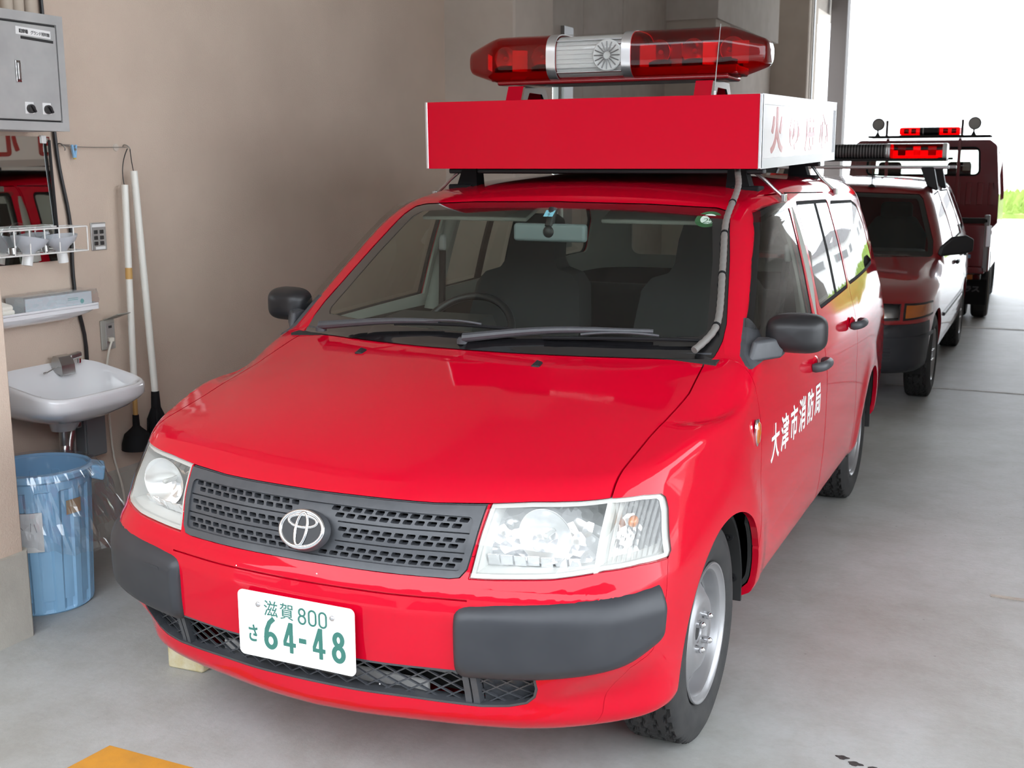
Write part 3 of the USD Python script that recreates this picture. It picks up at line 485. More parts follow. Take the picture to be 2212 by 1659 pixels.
obj('vent_slot', xf(bx(0, .002, -.066, .076, -.0045, .0045), rx=-.035, at=(XC + .0008, .955, 1.9605)), 'cabinet_gap', t)
# conduits and cables
for i, y in enumerate((0.995, 1.045, 1.102)):
    tag('conduit', tube([(XW + .03, y, 2.03), (XW + .03, y, 4.29)], .022 if i < 2 else .024, 16), 'pipe_beige', ['beige conduit above the control cabinet, nearest the left edge', 'middle beige conduit above the control cabinet', 'beige conduit above the control cabinet, beside the black cable'][i], 'pipe', group='conduits above the cabinet')
tag('black_cable', tube(spline([(XW + .012, 1.150, 4.2), (XW + .012, 1.168, 2.3), (XW + .012, 1.176, 2.0), (XW + .012, 1.188, 1.70), (XW + .012, 1.205, 1.5), (XW + .012, 1.235, 1.32), (XW + .012, 1.232, 1.15), (XW + .012, 1.242, 1.0), (XW + .012, 1.268, .88), (XW + .012, 1.272, .76), (XW + .012, 1.262, .62), (XW + .02, 1.25, .5)], 80), .0075, 8), 'cable_black', 'long black cable running down the wall behind the wash basin', 'cable')
# mirror with clips and hanging strap
t = thing('wall_mirror', (XW + .02, .93, 1.17), 'frameless wall mirror left of the black cable, reflecting the van', 'mirror')
obj('mirror_glass', ext(sbox(0.60, 1.175, 1.166, 1.637), 'x', XW + .004, XW + .010), 'mirror_silver', t)
obj('backing', ext(sbox(0.602, 1.177, 1.164, 1.635), 'x', XW, XW + .0038), 'cabinet_gap', t)
for y in (1.135, .70): obj('clip', rb(XW + .002, XW + .016, y - .012, y + .012, 1.612, 1.642, .003), 'lamp_white', t)
tag('strap', tube(spline([(XW + .022, 1.152, 1.625), (XW + .02, 1.156, 1.5), (XW + .016, 1.164, 1.36), (XW + .014, 1.170, 1.20)], 20), [.006] * 20, 6), 'cable_black', 'thin black strap hanging over the right edge of the mirror', 'strap')
# wire rack with light bulbs below the mirror
t = thing('wire_rack', (XW + .06, .98, 1.19), 'small white wire rack fixed below the mirror', 'rack')
yr0, yr1, xr, zr0, zr1 = .66, 1.212, XW + .12, 1.215, 1.305
loopz = lambda z: [(XW + .015, yr0, z), (xr, yr0, z), (xr, yr1, z), (XW + .015, yr1, z), (XW + .015, yr0, z)]
def poly_tube(pts, r, n=8): return [tube([a, b], r, n) for a, b in zip(pts[:-1], pts[1:])]
obj('top_rail', poly_tube(loopz(zr1), .003), 'rack_white', t)
obj('bottom_rail', poly_tube(loopz(zr0), .003), 'rack_white', t)
for y in np.linspace(yr0, yr1, 9): obj('upright', tube([(xr, y, zr1), (xr, y, zr0), (XW + .015, y, zr0)], .0026, 8), 'rack_white', t)
def bulb(y, z, label, r=.034):
    b = thing('light_bulb', (XW + .075, y, z), label, 'light bulb', 'bulbs in the wire rack')
    obj('bulb', lathe([(0, r * .98), (r * .55, r * .85), (r * .9, r * .45), (r, 0), (r * .88, -r * .5), (r * .55, -r), (r * .42, -r * 1.4), (0, -r * 1.42)], 24, 'z', (XW + .075, y, z + .045)), 'bulb_glass', b, smooth=60)
    obj('bulb_cap', lathe([(0, 0), (r * .40, 0), (r * .42, -.022), (r * .2, -.028), (0, -.028)], 16, 'z', (XW + .075, y, z + .045 - r * 1.42)), 'pipe_metal', b)
bulb(1.045, 1.245, 'round clear light bulb standing in the middle of the wire rack')
bulb(.895, 1.245, 'round clear light bulb in the wire rack at the left edge')
def lampcup(y, label, flip):
    c = thing('lamp_shade', (XW + .075, y, 1.22), label, 'lamp shade', 'plastic shades in the wire rack')
    obj('cup', xf(lathe([(.018, -.03), (.03, -.012), (.055, .008), (.066, .03), (.063, .031), (.05, .012), (.026, -.008), (.012, -.026)], 28, 'z'), rx=flip, at=(XW + .08, y, 1.243)), 'milky_plastic', c)
    obj('neck', xf(cyl((0, 0, -.07), (0, 0, -.025), .019, 16), rx=flip, at=(XW + .08, y, 1.243)), 'lamp_white', c)
lampcup(1.115, 'milky plastic lamp shade at the right end of the wire rack', .12)
lampcup(.965, 'milky plastic lamp shade in the wire rack near the left edge', -.2)
# wire with peg and hook
t = thing('hanging_wire', (XW, 1.39, 1.6), 'thin rusty wire stretched on the wall between two hooks', 'wire')
obj('wire', tube(spline([(XW + .02, 1.212, 1.606), (XW + .02, 1.30, 1.602), (XW + .02, 1.45, 1.602), (XW + .02, 1.562, 1.604)], 24), .0016, 6), 'wire_steel', t)
obj('twist', [tube([(XW + .02, 1.212 + i * .006, 1.606), (XW + .024, 1.215 + i * .006, 1.610)], .0022, 6) for i in range(7)], 'wire_steel', t)
for y in (1.212, 1.556): obj('hook', tube(spline([(XW, y, 1.606), (XW + .03, y, 1.606), (XW + .034, y + .004, 1.596), (XW + .03, y + .006, 1.588)], 14), .0025, 6), 'wire_steel', t)
obj('anchor_plate', lathe([(0, 0), (.016, 0), (.014, .004), (0, .005)], 20, 'x', (XW, 1.515, 1.603)), 'wall_panel', t)
t = thing('clothes_peg', (XW + .02, 1.272, 1.575), 'blue and yellow clothes peg clipped on the thin wire', 'clothes peg')
obj('jaw', xf(rb(-.005, .005, -.004, .004, -.028, .022, .002), rx=.16, at=(XW + .022, 1.266, 1.588)), 'peg_blue', t)
obj('jaw', xf(rb(-.005, .005, -.004, .004, -.028, .022, .002), rx=-.16, at=(XW + .022, 1.279, 1.588)), 'peg_blue', t)
obj('spring', cyl((XW + .014, 1.2725, 1.592), (XW + .03, 1.2725, 1.592), .0045, 12), 'wire_steel', t)
obj('pad', rb(XW + .018, XW + .026, 1.268, 1.277, 1.555, 1.572, .002), 'peg_yellow', t)
# switch panel
t = thing('switch_panel', (XW, 1.387, 1.197), 'grey switch panel with six dark rockers on the wall left of the white poles', 'switch')
obj('plate', rb(XW, XW + .006, 1.347, 1.428, 1.199, 1.309, .003), 'plate_grey', t)
obj('label_strip', bx(XW + .006, XW + .007, 1.352, 1.424, 1.291, 1.303), 'label_white', t)
obj('label_strip', bx(XW + .006, XW + .007, 1.366, 1.418, 1.203, 1.214), 'label_white', t)
for z in (1.272, 1.249, 1.227):
    for y in (1.370, 1.402): obj('rocker', rb(XW + .004, XW + .009, y - .010, y + .010, z - .0075, z + .0075, .002), 'switch_dark', t)
# power outlet with open cover, plug and cord
t = thing('power_outlet', (XW, 1.40, .80), 'weathered grey wall outlet with its hinged cover flipped open', 'outlet')
obj('back_box', rb(XW, XW + .010, 1.362, 1.437, .797, .918, .004), 'outlet_grey', t)
obj('face', rb(XW + .008, XW + .013, 1.383, 1.432, .806, .905, .003), 'plate_grey', t)
obj('socket', bx(XW + .0125, XW + .0136, 1.398, 1.416, .884, .894), 'switch_dark', t)
obj('cover', xf(rb(-.002, .002, -.036, .036, 0, .085, .0015), ry=1.25, at=(XW + .012, 1.408, .921)), 'outlet_grey', t)
t = thing('appliance_cord', (XW, 1.38, .3), 'off-white power cord plugged into the wall outlet and hanging to the floor', 'cord')
obj('plug', xf(rb(0, .03, -.011, .011, -.009, .009, .004), rz=-.5, at=(XW + .012, 1.402, .840)), 'cord_white', t)
obj('cord', tube(spline([(XW + .04, 1.385, .836), (XW + .04, 1.366, .80), (XW + .025, 1.362, .72), (XW + .02, 1.362, .6), (XW + .02, 1.366, .45), (XW + .024, 1.376, .33), (XW + .035, 1.395, .22), (XW + .04, 1.395, .1), (XW + .06, 1.37, .008)], 60), .0045, 8), 'cord_white', t)
# shelf with soap dish and tissue box
t = thing('wall_shelf', (XW, 1.05, .96), 'white porcelain wall shelf above the wash basin', 'shelf')
ys0, ys1, xs1 = .72, 1.262, XW + .125
shp = soft(Polygon([(XW, ys0), (xs1, ys0), (xs1, ys1 - .02), (xs1 - .02, ys1), (XW, ys1)]), .02)
obj('shelf_top', ext(shp, 'z', .988, 1.004), 'porcelain', t)
obj('raised_edge', ext(shp.difference(shp.buffer(-.012)), 'z', 1.003, 1.012), 'porcelain', t)
rings = []
for k, z in ((1.0, .990), (.9, .975), (.72, .962), (.66, .957)):
    a = np.linspace(0, 2 * np.pi, 48, endpoint=False); c_, s_ = np.cos(a), np.sin(a)
    yy = (ys0 + ys1) / 2 + (ys1 - ys0) / 2 * k * np.sign(c_) * np.abs(c_) ** .4; xx = XW + .06 * k + .06 * k * np.sign(s_) * np.abs(s_) ** .4
    rings.append(np.stack([xx, yy, np.full(48, z)], -1))
obj('shelf_underside', loft(rings), 'porcelain', t)
t = thing('soap_dish', (XW + .06, .78, 1.004), 'cream soap dish with domed lid at the left end of the shelf', 'soap dish')
obj('dish', rb(XW + .02, XW + .105, .715, .862, 1.004, 1.026, .009), 'soap_cream', t)
obj('lid', Manifold.batch_hull([Manifold.sphere(.012, 16).translate(p) for p in ((XW + .034, .73, 1.032), (XW + .092, .73, 1.032), (XW + .034, .846, 1.032), (XW + .092, .846, 1.032), (XW + .05, .755, 1.044), (XW + .076, .755, 1.044), (XW + .05, .82, 1.044), (XW + .076, .82, 1.044))]), 'soap_cream', t)
t = thing('tissue_box', (XW + .06, 1.07, 1.004), 'pale tissue box wrapped in clear plastic on the porcelain shelf', 'box')
obj('carton', rb(XW + .012, XW + .112, .90, 1.222, 1.005, 1.058, .003), 'box_pale', t)
obj('printed_mark', xf(lathe([(0, 0), (.009, 0), (.009, .0008), (0, .0008)], 20, 'x'), at=(XW + .1122, 1.17, 1.024)), 'print_green', t)
obj('printed_line', [bx(XW + .112, XW + .1128, 1.10, 1.15, 1.032 + .006 * i, 1.034 + .006 * i) for i in range(2)], 'print_green', t)
def film():
    lo, hi = np.array([XW + .006, .885, 1.006]), np.array([XW + .12, 1.245, 1.066])
    b = trimesh.creation.box(bounds=[lo, hi]).subdivide_to_size(.012)
    n = meshkit.fbm(b.vertices * 45, 3, 5)[:, None] - .5
    d = b.vertices - (lo + hi) / 2; d /= np.linalg.norm(d, axis=1, keepdims=True)
    b.vertices = b.vertices + d * n * .016; b.vertices[:, 2] = np.maximum(b.vertices[:, 2], 1.0055); return b
obj('wrapping', film(), 'clear_film', t, smooth=25)
# wash basin
BY, BHW = 1.015, .252
def sring(yc, xc, hy, hx, z, p=4.0, n=72, tilt=0.0):
    a = np.linspace(0, 2 * np.pi, n, endpoint=False); c_, s_ = np.cos(a), np.sin(a)
    yy = yc + hy * np.sign(c_) * np.abs(c_) ** (2 / p); xx = xc + hx * np.sign(s_) * np.abs(s_) ** (2 / p)
    zz = z + tilt * np.clip((XW + .35 - xx) / .35, 0, 1)
    return np.stack([xx, yy, zz], -1)
t = thing('wash_basin', (XW, BY, .56), 'white porcelain wash basin mounted on the left wall above the blue bin', 'wash basin')
R = [sring(BY, XW + .13, .045, .045, .555, 2), sring(BY, XW + .14, .058, .056, .588, 2.2), sring(BY, XW + .15, .080, .078, .596, 2.4), sring(BY, XW + .16, .155, .13, .615, 3),
     sring(BY, XW + .170, .210, .158, .638, 3.6), sring(BY, XW + .178, .238, .175, .662, 4.2), sring(BY, XW + .182, BHW, .182, .680, 4.6, tilt=.02), sring(BY, XW + .182, BHW + .001, .1825, .708, 4.6, tilt=.06),
     sring(BY, XW + .182, BHW - .004, .179, .718, 4.6, tilt=.068), sring(BY, XW + .182, BHW - .012, .171, .722, 4.6, tilt=.07), sring(BY, XW + .198, BHW - .024, .146, .716, 4.4, tilt=.04), sring(BY, XW + .205, BHW - .034, .130, .698, 4.0, tilt=.012),
     sring(BY, XW + .205, BHW - .052, .118, .660, 3.4), sring(BY, XW + .200, .15, .095, .632, 2.8), sring(BY, XW + .18, .08, .055, .618, 2.3), sring(BY, XW + .165, .02, .018, .612, 2)]
obj('bowl', loft(R), 'porcelain', t, smooth=60)
obj('overflow_slot', xf(ext(soft(sbox(-.018, -.006, .018, .006), .005), 'x', 0, .003), ry=.35, at=(XW + .0835, .945, .682)), 'porcelain_slot', t)
fc = obj('faucet', ext(soft(Polygon([(XW + .028, .760), (XW + .085, .745), (XW + .082, .785), (XW + .068, .817), (XW + .040, .820), (XW + .030, .80)]), .004), 'y', 1.075, 1.14), 'pipe_metal', t)
obj('spout', xf(rb(-.012, .012, 0, .058, -.012, .010, .006), rx=.12, at=(XW + .062, 1.133, .808)), 'pipe_metal', fc)
obj('spout_tip', cyl((XW + .062, 1.183, .797), (XW + .062, 1.183, .78), .008, 14), 'chrome', fc)
obj('chain', tube(spline([(XW + .06, 1.078, .782), (XW + .068, 1.03, .772), (XW + .072, 1.01, .768)], 16), .0022, 6), 'pipe_metal', fc)
obj('chain_clip', [ell((XW + .072, 1.008 - .008 * i, .768), (.005, .004, .004), 2) for i in range(2)], 'pipe_metal', fc)
obj('drain_pipe', [lathe([(.0, 0), (.024, 0), (.024, -.02), (.017, -.026), (.017, -.10), (0, -.10)], 24, 'z', (XW + .13, BY, .578))], 'pipe_metal', t)
obj('trap', tube(spline([(XW + .13, BY, .49), (XW + .13, BY, .42), (XW + .11, BY + .02, .385), (XW + .08, BY + .05, .38), (XW + .06, BY + .08, .42), (XW + .05, BY + .10, .47), (XW + .04, BY + .12, .53), (XW + .0, BY + .13, .535)], 40), .018, 14), 'pipe_metal', t)
tag('valve', [cyl((XW, 1.135, .545), (XW + .05, 1.135, .545), .014, 16), ell((XW + .055, 1.135, .545), (.022, .022, .022)), cyl((XW + .055, 1.135, .545), (XW + .055, 1.135, .40), .009, 12), rb(XW + .05, XW + .09, 1.122, 1.148, .532, .558, .006)], 'pipe_metal', 'metal stop valve on the wall under the wash basin', 'valve')
tag('junction_box', [rb(XW, XW + .085, 1.165, 1.275, .40, .60, .006), rb(XW + .085, XW + .09, 1.17, 1.27, .405, .595, .004)], 'pvc_grey', 'grey plastic box on the wall under the wash basin', 'box')
# plungers hung on the wall
t = thing('toilet_plunger', (XW + .06, 1.50, .33), 'white handled plunger with black rubber cup, the shorter of two hanging poles', 'plunger')
A = lambda s: np.array([XW + .05 + .012 * s, 1.500 - .03 * s, 1.455 - .83 * s])
obj('handle', tube([A(0), A(1)], .0135, 14), 'pole_white', t)
obj('tape', tube([A(.40), A(.455)], .0142, 14), 'wood_tan', t)
obj('stick', tube([A(1), A(1.13)], .010, 12), 'wood_tan', t)
q = A(1.13)
obj('collar', tube([q, q - (0, 0, .05)], [.013, .015], 14), 'black_rubber', t)
obj('cup', lathe([(.014, .0), (.022, -.01), (.05, -.035), (.062, -.075), (.064, -.10), (.058, -.10), (.05, -.07), (.0, -.05)], 32, 'z', tuple(q - (0, 0, .045))), 'black_rubber', t)
obj('cord_loop', tube(spline([A(.012), (XW + .04, 1.505, 1.52), (XW + .034, 1.545, 1.598)], 16), .002, 6), 'cable_black', t)
t = thing('long_brush', (XW + .07, 1.56, .30), 'long white pole with black brush head, the taller of two hanging poles', 'brush')
B = lambda s: np.array([XW + .06 + .02 * s, 1.545 + .025 * s, 1.51 - .91 * s])
obj('handle', tube([B(0), B(1)], .0145, 14), 'pole_white', t)
q = B(1)
obj('ferrule', tube([q, q - (0, 0, .07)], [.0165, .02], 14), 'black_rubber', t)
def bristles():
    out = []
    for i in range(26):
        a = i * 2.4; r = .006 + .03 * math.sqrt(i / 26); d = np.array([r * math.cos(a), r * math.sin(a), 0])
        out.append(tube([q + d * .3 - (0, 0, .06), q + d - (0, 0, .12), q + d * 1.25 - (0, 0, .20)], [.006, .007, .004], 6))
    return out
obj('bristles', bristles(), 'black_rubber', t)
obj('cord_loop', tube(spline([B(.01), (XW + .045, 1.552, 1.55), (XW + .034, 1.560, 1.598)], 12), .002, 6), 'cable_black', t)
# blue bin with bag
BC = np.array([-1.623, .740]); BH = .50
t = thing('blue_bin', (BC[0], BC[1], 0), 'ribbed light blue plastic bin on the floor under the wash basin', 'bin')
def bin_r(z, a):
    r0 = .158 + .020 * z / BH
    rib = .0045 * np.clip(np.cos(14 * a) * 3, -1, 1)
    return r0 + np.where((z > .015) & (z < .44), rib, .003)
th = np.linspace(0, 2 * np.pi, 168, endpoint=False); rings = []
for z in [0, .006, .016, .02] + list(np.linspace(.06, .42, 8)) + [.439, .443, .46, .47]:
    r = bin_r(np.full(168, z), th) - (.006 if z == 0 else 0); rings.append(np.stack([BC[0] + r * np.cos(th), BC[1] + r * np.sin(th), np.full(168, z)], -1))
circ = lambda r, z: np.stack([BC[0] + r * np.cos(th), BC[1] + r * np.sin(th), np.full(168, z)], -1)
rings += [circ(.183, .472), circ(.188, .478), circ(.189, .492), circ(.185, .499), circ(.178, .500), circ(.174, .494), circ(.160, .05), circ(.02, .045)]
obj('bin_body', loft(rings), 'can_blue', t, smooth=28)
rt = np.array([.687, .727])
for s in (1, -1):
    hdir = s * rt; p0 = BC + hdir * .185; sd = np.array([-hdir[1], hdir[0]])
    obj('lug_handle', Manifold.batch_hull([Manifold.sphere(.008, 12).translate((*(p0 + hdir * a + sd * b), z)) for a, b, z in ((0, -.045, .485), (0, .045, .485), (.035, -.035, .478), (.035, .035, .478), (.03, -.035, .44), (.03, .035, .44), (0, -.04, .45), (0, .04, .45))]), 'can_blue', t)
def bin_panel(a0, a1, z0, z1, off, n=14):
    a = np.linspace(a0, a1, n); zz = np.linspace(z0, z1, 6); R = []
    for z in zz:
        r = .158 + .020 * z / BH + off; R.append(np.stack([BC[0] + r * np.cos(a), BC[1] + r * np.sin(a), np.full(n, z)], -1))
    R2 = [np.stack([BC[0] + (np.hypot(q[:, 0] - BC[0], q[:, 1] - BC[1]) + .001) * np.cos(a), BC[1] + (np.hypot(q[:, 0] - BC[0], q[:, 1] - BC[1]) + .001) * np.sin(a), q[:, 2]], -1) for q in R]
    loops = [np.vstack([q, w[::-1]]) for q, w in zip(R, R2)]
    return loft(loops)
fa = math.atan2(-.687, .727)     # direction facing the camera
pn = obj('paper_sign', bin_panel(fa - .78, fa + .06, .235, .375, .0065), 'label_white', t)
def on_bin(poly2, off):
    q = ext(poly2, 'y', 0, .001); m_ = tm(q).subdivide_to_size(.01); v = m_.vertices.copy()
    a = v[:, 0] / .17; r = .158 + .020 * v[:, 2] / BH + off + v[:, 1]
    return trimesh.Trimesh(np.stack([BC[0] + r * np.cos(a), BC[1] + r * np.sin(a), v[:, 2]], -1), m_.faces, process=False)
aa = (fa - .55) * .17
mk = strokes([[(aa - .02, .345), (aa - .02, .27)], [(aa - .012, .325), (aa + .004, .322)], [(aa - .012, .30), (aa + .002, .292)], [(aa + .03, .335), (aa + .042, .318)], [(aa + .068, .34), (aa + .066, .312)], [(aa + .078, .336), (aa + .084, .308)]], .0022)
obj('pencil_mark', on_bin(mk, .0078), 'ink_faint', pn)
obj('brown_tape', bin_panel(fa + .52, fa + .86, .352, .402, .006), 'tape_brown', t)
# clear bag over the rim
def bag():
    n = 150; a = np.linspace(0, 2 * np.pi, n, endpoint=False); ra = math.atan2(rt[1], rt[0]) - .15
    prof_ = [(-.030, .30), (-.022, .42), (-.012, .49), (.004, .508), (.017, .504), (.028, .48), (.030, .45), (.032, .42), (.036, .39), (.040, .36), (.044, .33), (.048, .30), (.050, .27), (.050, .24)]
    R = []
    for k, (dr_, z) in enumerate(prof_):
        low = max(0, k - 3) / 10
        r = .180 + dr_ + low * (.085 * np.exp(-((np.angle(np.exp(1j * (a - ra)))) / .5) ** 2))
        P_ = np.stack([np.cos(a) * 4, np.sin(a) * 4, np.full(n, z * 9)], -1)
        r = r + (meshkit.fbm(P_ * 1.6, 4, 2) - .5) * (.03 + .05 * low) * (k > 3)
        zz = z + (meshkit.fbm(P_ * 1.7 + 9, 3, 8) - .5) * .06 * low - .03 * low * np.sin(a * 2 + 1)
        R.append(np.stack([BC[0] + r * np.cos(a), BC[1] + r * np.sin(a), zz], -1))
    out = loft(R, cap=False); ins = loft([q + (0, 0, .0) + (np.array([BC[0], BC[1], 0]) - q * [1, 1, 0]) * .004 for q in R], cap=False); ins.invert()
    return [out]
tag('bin_bag', bag(), 'clear_film', 'crumpled clear plastic bag pulled over the rim of the blue bin', 'bag', smooth=12)
tag('wheel_chock', xf(rb(-.065, .065, -.026, .026, 0, .085, .008), rz=.06, at=(-.775, .508, 0)), 'stone_yellow', 'pale yellowish stone block on the floor beside the van\'s far front wheel', 'wheel chock')
# ------------------------------------------------------------------ the red fire van
SW = prof([.0,.10,.2,.3,.4,.6,.75,.85,.93,.98,1.2,1.39,1.55],[.76,.775,.795,.822,.838,.848,.848,.838,.822,.808,.752,.694,.64],.02)
NX = prof([0,.2,.39,.5,.6,.68,.74,.78,.81,.83,.845,.86,1.1],[0,.009,.042,.066,.096,.137,.2,.275,.37,.48,.66,.95,6],.02)
NZ = prof([0,.10,.17,.22,.25,.275,.31,.36,.40,.46,.53,.56,.577,.612,.70,.765,.80,1.0],[.20,.15,.10,.062,.040,.025,.020,.017,.016,.012,.011,.017,.019,.042,.072,.108,.13,.24],.004)
HZ = prof([-.2,.08,.113,.2,.35,.5,.7,.93,1.2,2,4.5],[.6,.748,.768,.815,.866,.904,.946,.985,1.015,1.03,1.03],.02)
HC = prof([-.2,.1,.5,.8,1.1,4.5],[.018,.02,.048,.045,.012,.005],.05)
RZ = prof([.5,1.3,1.55,1.8,2.1,2.5,3.2,3.8,4.1,4.5],[1.25,1.37,1.409,1.455,1.488,1.506,1.506,1.48,1.45,1.37],.06)
YR = prof([-.1,.2,.5,.9,1.0,1.4,1.55],[4.05,4.12,4.185,4.17,4.15,3.99,3.9],.03)
BZ = prof([-1,.2,.45,.9,3.4,3.8,5],[.217,.218,.230,.272,.285,.32,.33],.03)
def F(P):
    x=np.abs(P[:,0]);y=P[:,1];z=P[:,2]
    side=(x-SW(z)+.06*sst(2.9,4.5,y)**1.3)
    fl=lambda yc:.010*np.exp(-((np.hypot(y-yc,z-.285)-.36)/.07)**2)
    side=(side-fl(.785)-fl(3.335))/1.02
    xe=x+.03*sst(.58,.80,z)*(1-sst(.45,.9,y))+.10*sst(.43,.30,z)*(1-sst(.17,.42,y))
    e=.004
    dn=(NX(xe+e)-NX(xe-e))/(2*e);dz=(NZ(z+e)-NZ(z-e))/(2*e)
    nose=(NZ(z)+NX(xe)-y)/np.sqrt(1+dn**2+dz**2)
    hood=(z-HZ(y)+HC(y)*(x/.7)**2.2)/1.03
    ws=(.93+1.45*(z-.985)+.28*x*x-y)/np.sqrt(1+1.45**2+(.56*x)**2)
    roof=z-RZ(y)+.085*x*x
    cab=smax(ws,roof,.05)
    top=smin(hood,cab,.008)
    rear=y-YR(z)+.07*x*x
    k=.17-.11*sst(.75,1.15,y)+.02*sst(1.25,1.42,z)
    f=smax(side,nose,.05-.046*sst(.55,1.0,y))
    f=smax(f,rear,.2)
    h=np.maximum(k-np.abs(f-top),0)/k
    kk=.035+(k-.035)*sst(.35,.75,(side-nose)/.25+.5)   # nose/hood edge tight, side/hood edge wide
    h=np.maximum(kk-np.abs(f-top),0)/kk
    f=np.maximum(f,top)+h*h*kk*.25
    return smax(f,BZ(y)-z,.05)
G = Grid(F, (-.93, -.06, .12), (.93, 4.3, 1.6), .025)
GF = Grid(lambda p: np.maximum(F(p), p[:, 1] - .66), (-.93, -.06, .12), (.93, .74, 1.04), .022)      # the nose alone, for lamps and grille
GC = Grid(lambda p: np.maximum(F(p), .92 - p[:, 2]), (-.92, .40, .86), (.92, 4.3, 1.62), .028)      # the cabin alone, for the glass
S0 = G.iso(0.0); S_gl = GC.iso(-.002); S_gl2 = GC.iso(-.007); S_in = G.iso(-.018); S_t1 = G.iso(-.022); S_t2 = G.iso(-.032)
shell = S0 - S_in
VAN = thing('fire_van', (0, 2.1, 0), 'bright red fire department van with roof sign box and red light bar, nearest the camera', 'van')
B_ = lambda x0, x1, y0, y1, z0, z1: Manifold.cube((x1 - x0, y1 - y0, z1 - z0)).translate((x0, y0, z0))
RI = lambda pts: Polygon(pts)
LE = lambda pts: Polygon([(-x, z) for x, z in pts])
# regions traced on the front (x, z)
grille_p = Polygon([(-.424, .767), (-.30, .762), (0, .7605), (.30, .762), (.424, .767), (.416, .69), (.406, .632), (.392, .614), (.37, .611), (-.37, .611), (-.392, .614), (-.406, .632), (-.416, .69)])
lamp_pts = [(.413, .6125), (.45, .613), (.597, .621), (.693, .634), (.752, .633), (.790, .626), (.7915, .640), (.783, .68), (.773, .731), (.765, .758), (.758, .768), (.734, .776), (.678, .7815), (.62, .779), (.523, .776), (.432, .769)]
low_pts = [(.57, .40), (.57, .362), (.560, .335), (.540, .316), (.50, .307), (.44, .303), (.27, .309), (0, .316)]
low_p = Polygon(low_pts + mir(low_pts)[::-1][1:])
FR = lambda p: ext(p, 'y', -.2, .62)
lampR, lampL = Polygon(lamp_pts), LE(lamp_pts)
# side openings (y, z)
win_f = soft(Polygon([(1.085, .968), (1.20, 1.055), (1.306, 1.131), (1.456, 1.244), (1.60, 1.345), (1.66, 1.378), (1.74, 1.391), (1.90, 1.400), (2.045, 1.402), (2.035, 1.25), (2.02, 1.004), (1.6, .990)]), .012)
win_r = soft(Polygon([(2.165, 1.010), (2.175, 1.401), (2.80, 1.392), (2.822, 1.03)]), .03)
win_q = soft(Polygon([(2.846, 1.036), (2.836, 1.385), (3.45, 1.372), (3.62, 1.345), (3.72, 1.25), (3.76, 1.06)]), .04)
ws_p = soft(Polygon([(-.70, .985), (-.708, 1.03), (-.703, 1.073), (-.648, 1.244), (-.605, 1.357), (-.585, 1.384), (-.545, 1.394), (-.319, 1.405), (0, 1.410), (.319, 1.405), (.545, 1.394), (.585, 1.384), (.605, 1.357), (.648, 1.244), (.703, 1.073), (.708, 1.03), (.70, .985)]), .012)
rw_p = soft(Polygon([(-.60, 1.03), (-.56, 1.37), (.56, 1.37), (.60, 1.03)]), .05)
WS = lambda p: ext(p, 'y', .86, 1.85)
SIDE = lambda p: ext(p, 'x', .625, 1.1) + ext(p, 'x', -1.1, -.625)
REAR = lambda p: ext(p, 'y', 3.7, 4.4)
arch = lambda yc, r: Polygon([(yc + r * math.cos(a) * (1.0 if math.cos(a) < 0 else 1.0), .285 + r * math.sin(a)) for a in np.linspace(0, 2 * np.pi, 72, endpoint=False)])
ARCH = [(.775, .338), (3.335, .335)]
arches = [ext(arch(y, r), 'x', .5, 1.1) for y, r in ARCH] + [ext(arch(y, r), 'x', -1.1, -.5) for y, r in ARCH]
openings = Manifold.batch_boolean([FR(grille_p.buffer(.0015)), FR(lampR.buffer(.0015)), FR(lampL.buffer(.0015)), FR(low_p), WS(ws_p), SIDE(win_f), SIDE(win_r), SIDE(win_q), REAR(rw_p)] + arches, m3.OpType.Add)
shell = shell - openings
# panels cut from the shell with real gaps
GAP = .0045
seam = [(.672, 1.085), (.687, 1.01), (.697, .842), (.690, .667), (.683, .545), (.681, .412), (.680, .25), (.68, .05)]
hood_xy = Polygon([(-x, y) for x, y in seam] + seam[::-1] + [(.52, 1.018), (.325, .976), (.16, .960), (0, .954), (-.16, .960), (-.325, .976), (-.52, 1.018)])
hood_xy = Polygon([(-.672, 1.078)] + [(-x, y) for x, y in seam[1:]] + seam[:0:-1] + [(.672, 1.078), (.52, 1.018), (.325, .976), (.16, .960), (0, .954), (-.16, .960), (-.325, .976), (-.52, 1.018)])
front_line = [(-.9, .783), (-.69, .7825), (-.62, .780), (-.523, .777), (-.43, .7695), (-.30, .763), (0, .7615), (.30, .763), (.43, .7695), (.523, .777), (.62, .780), (.69, .7825), (.9, .783)]
hood_xz = Polygon(front_line + [(.9, 1.2), (-.9, 1.2)])
HOOD = lambda d: ext(hood_xy.buffer(-d), 'z', .6, 1.2) ^ ext(affinity.translate(hood_xz, 0, d * .6), 'y', -.2, 1.3)
bump_p = Polygon([(-.95, .10), (.95, .10), (.95, .66), (-.95, .66)])
bump_s = Polygon([(-.3, .1), (.255, .1), (.252, .395), (.305, .425), (.335, .48), (.350, .54), (.358, .585), (.380, .632), (.36, .66), (-.3, .66)])
BUMP = lambda d: ext(bump_p.buffer(-d), 'y', -.2, .6) ^ ext(bump_s.buffer(-d), 'x', -.95, .95)
door_f = soft(Polygon([(1.085, .272), (1.072, .44), (1.068, .70), (1.066, .85), (1.062, .93), (1.075, .985), (1.28, 1.142), (1.44, 1.265), (1.585, 1.373), (1.66, 1.412), (1.75, 1.425), (2.10, 1.432), (2.106, .85), (2.10, .262)]), .008)
door_r = soft(Polygon([(2.112, .262), (2.112, 1.432), (2.78, 1.420), (2.83, 1.38), (2.845, .88), (2.80, .72), (2.86, .45), (2.86, .27)]), .008)
DOOR = lambda p, d: SIDE(p.buffer(-d))
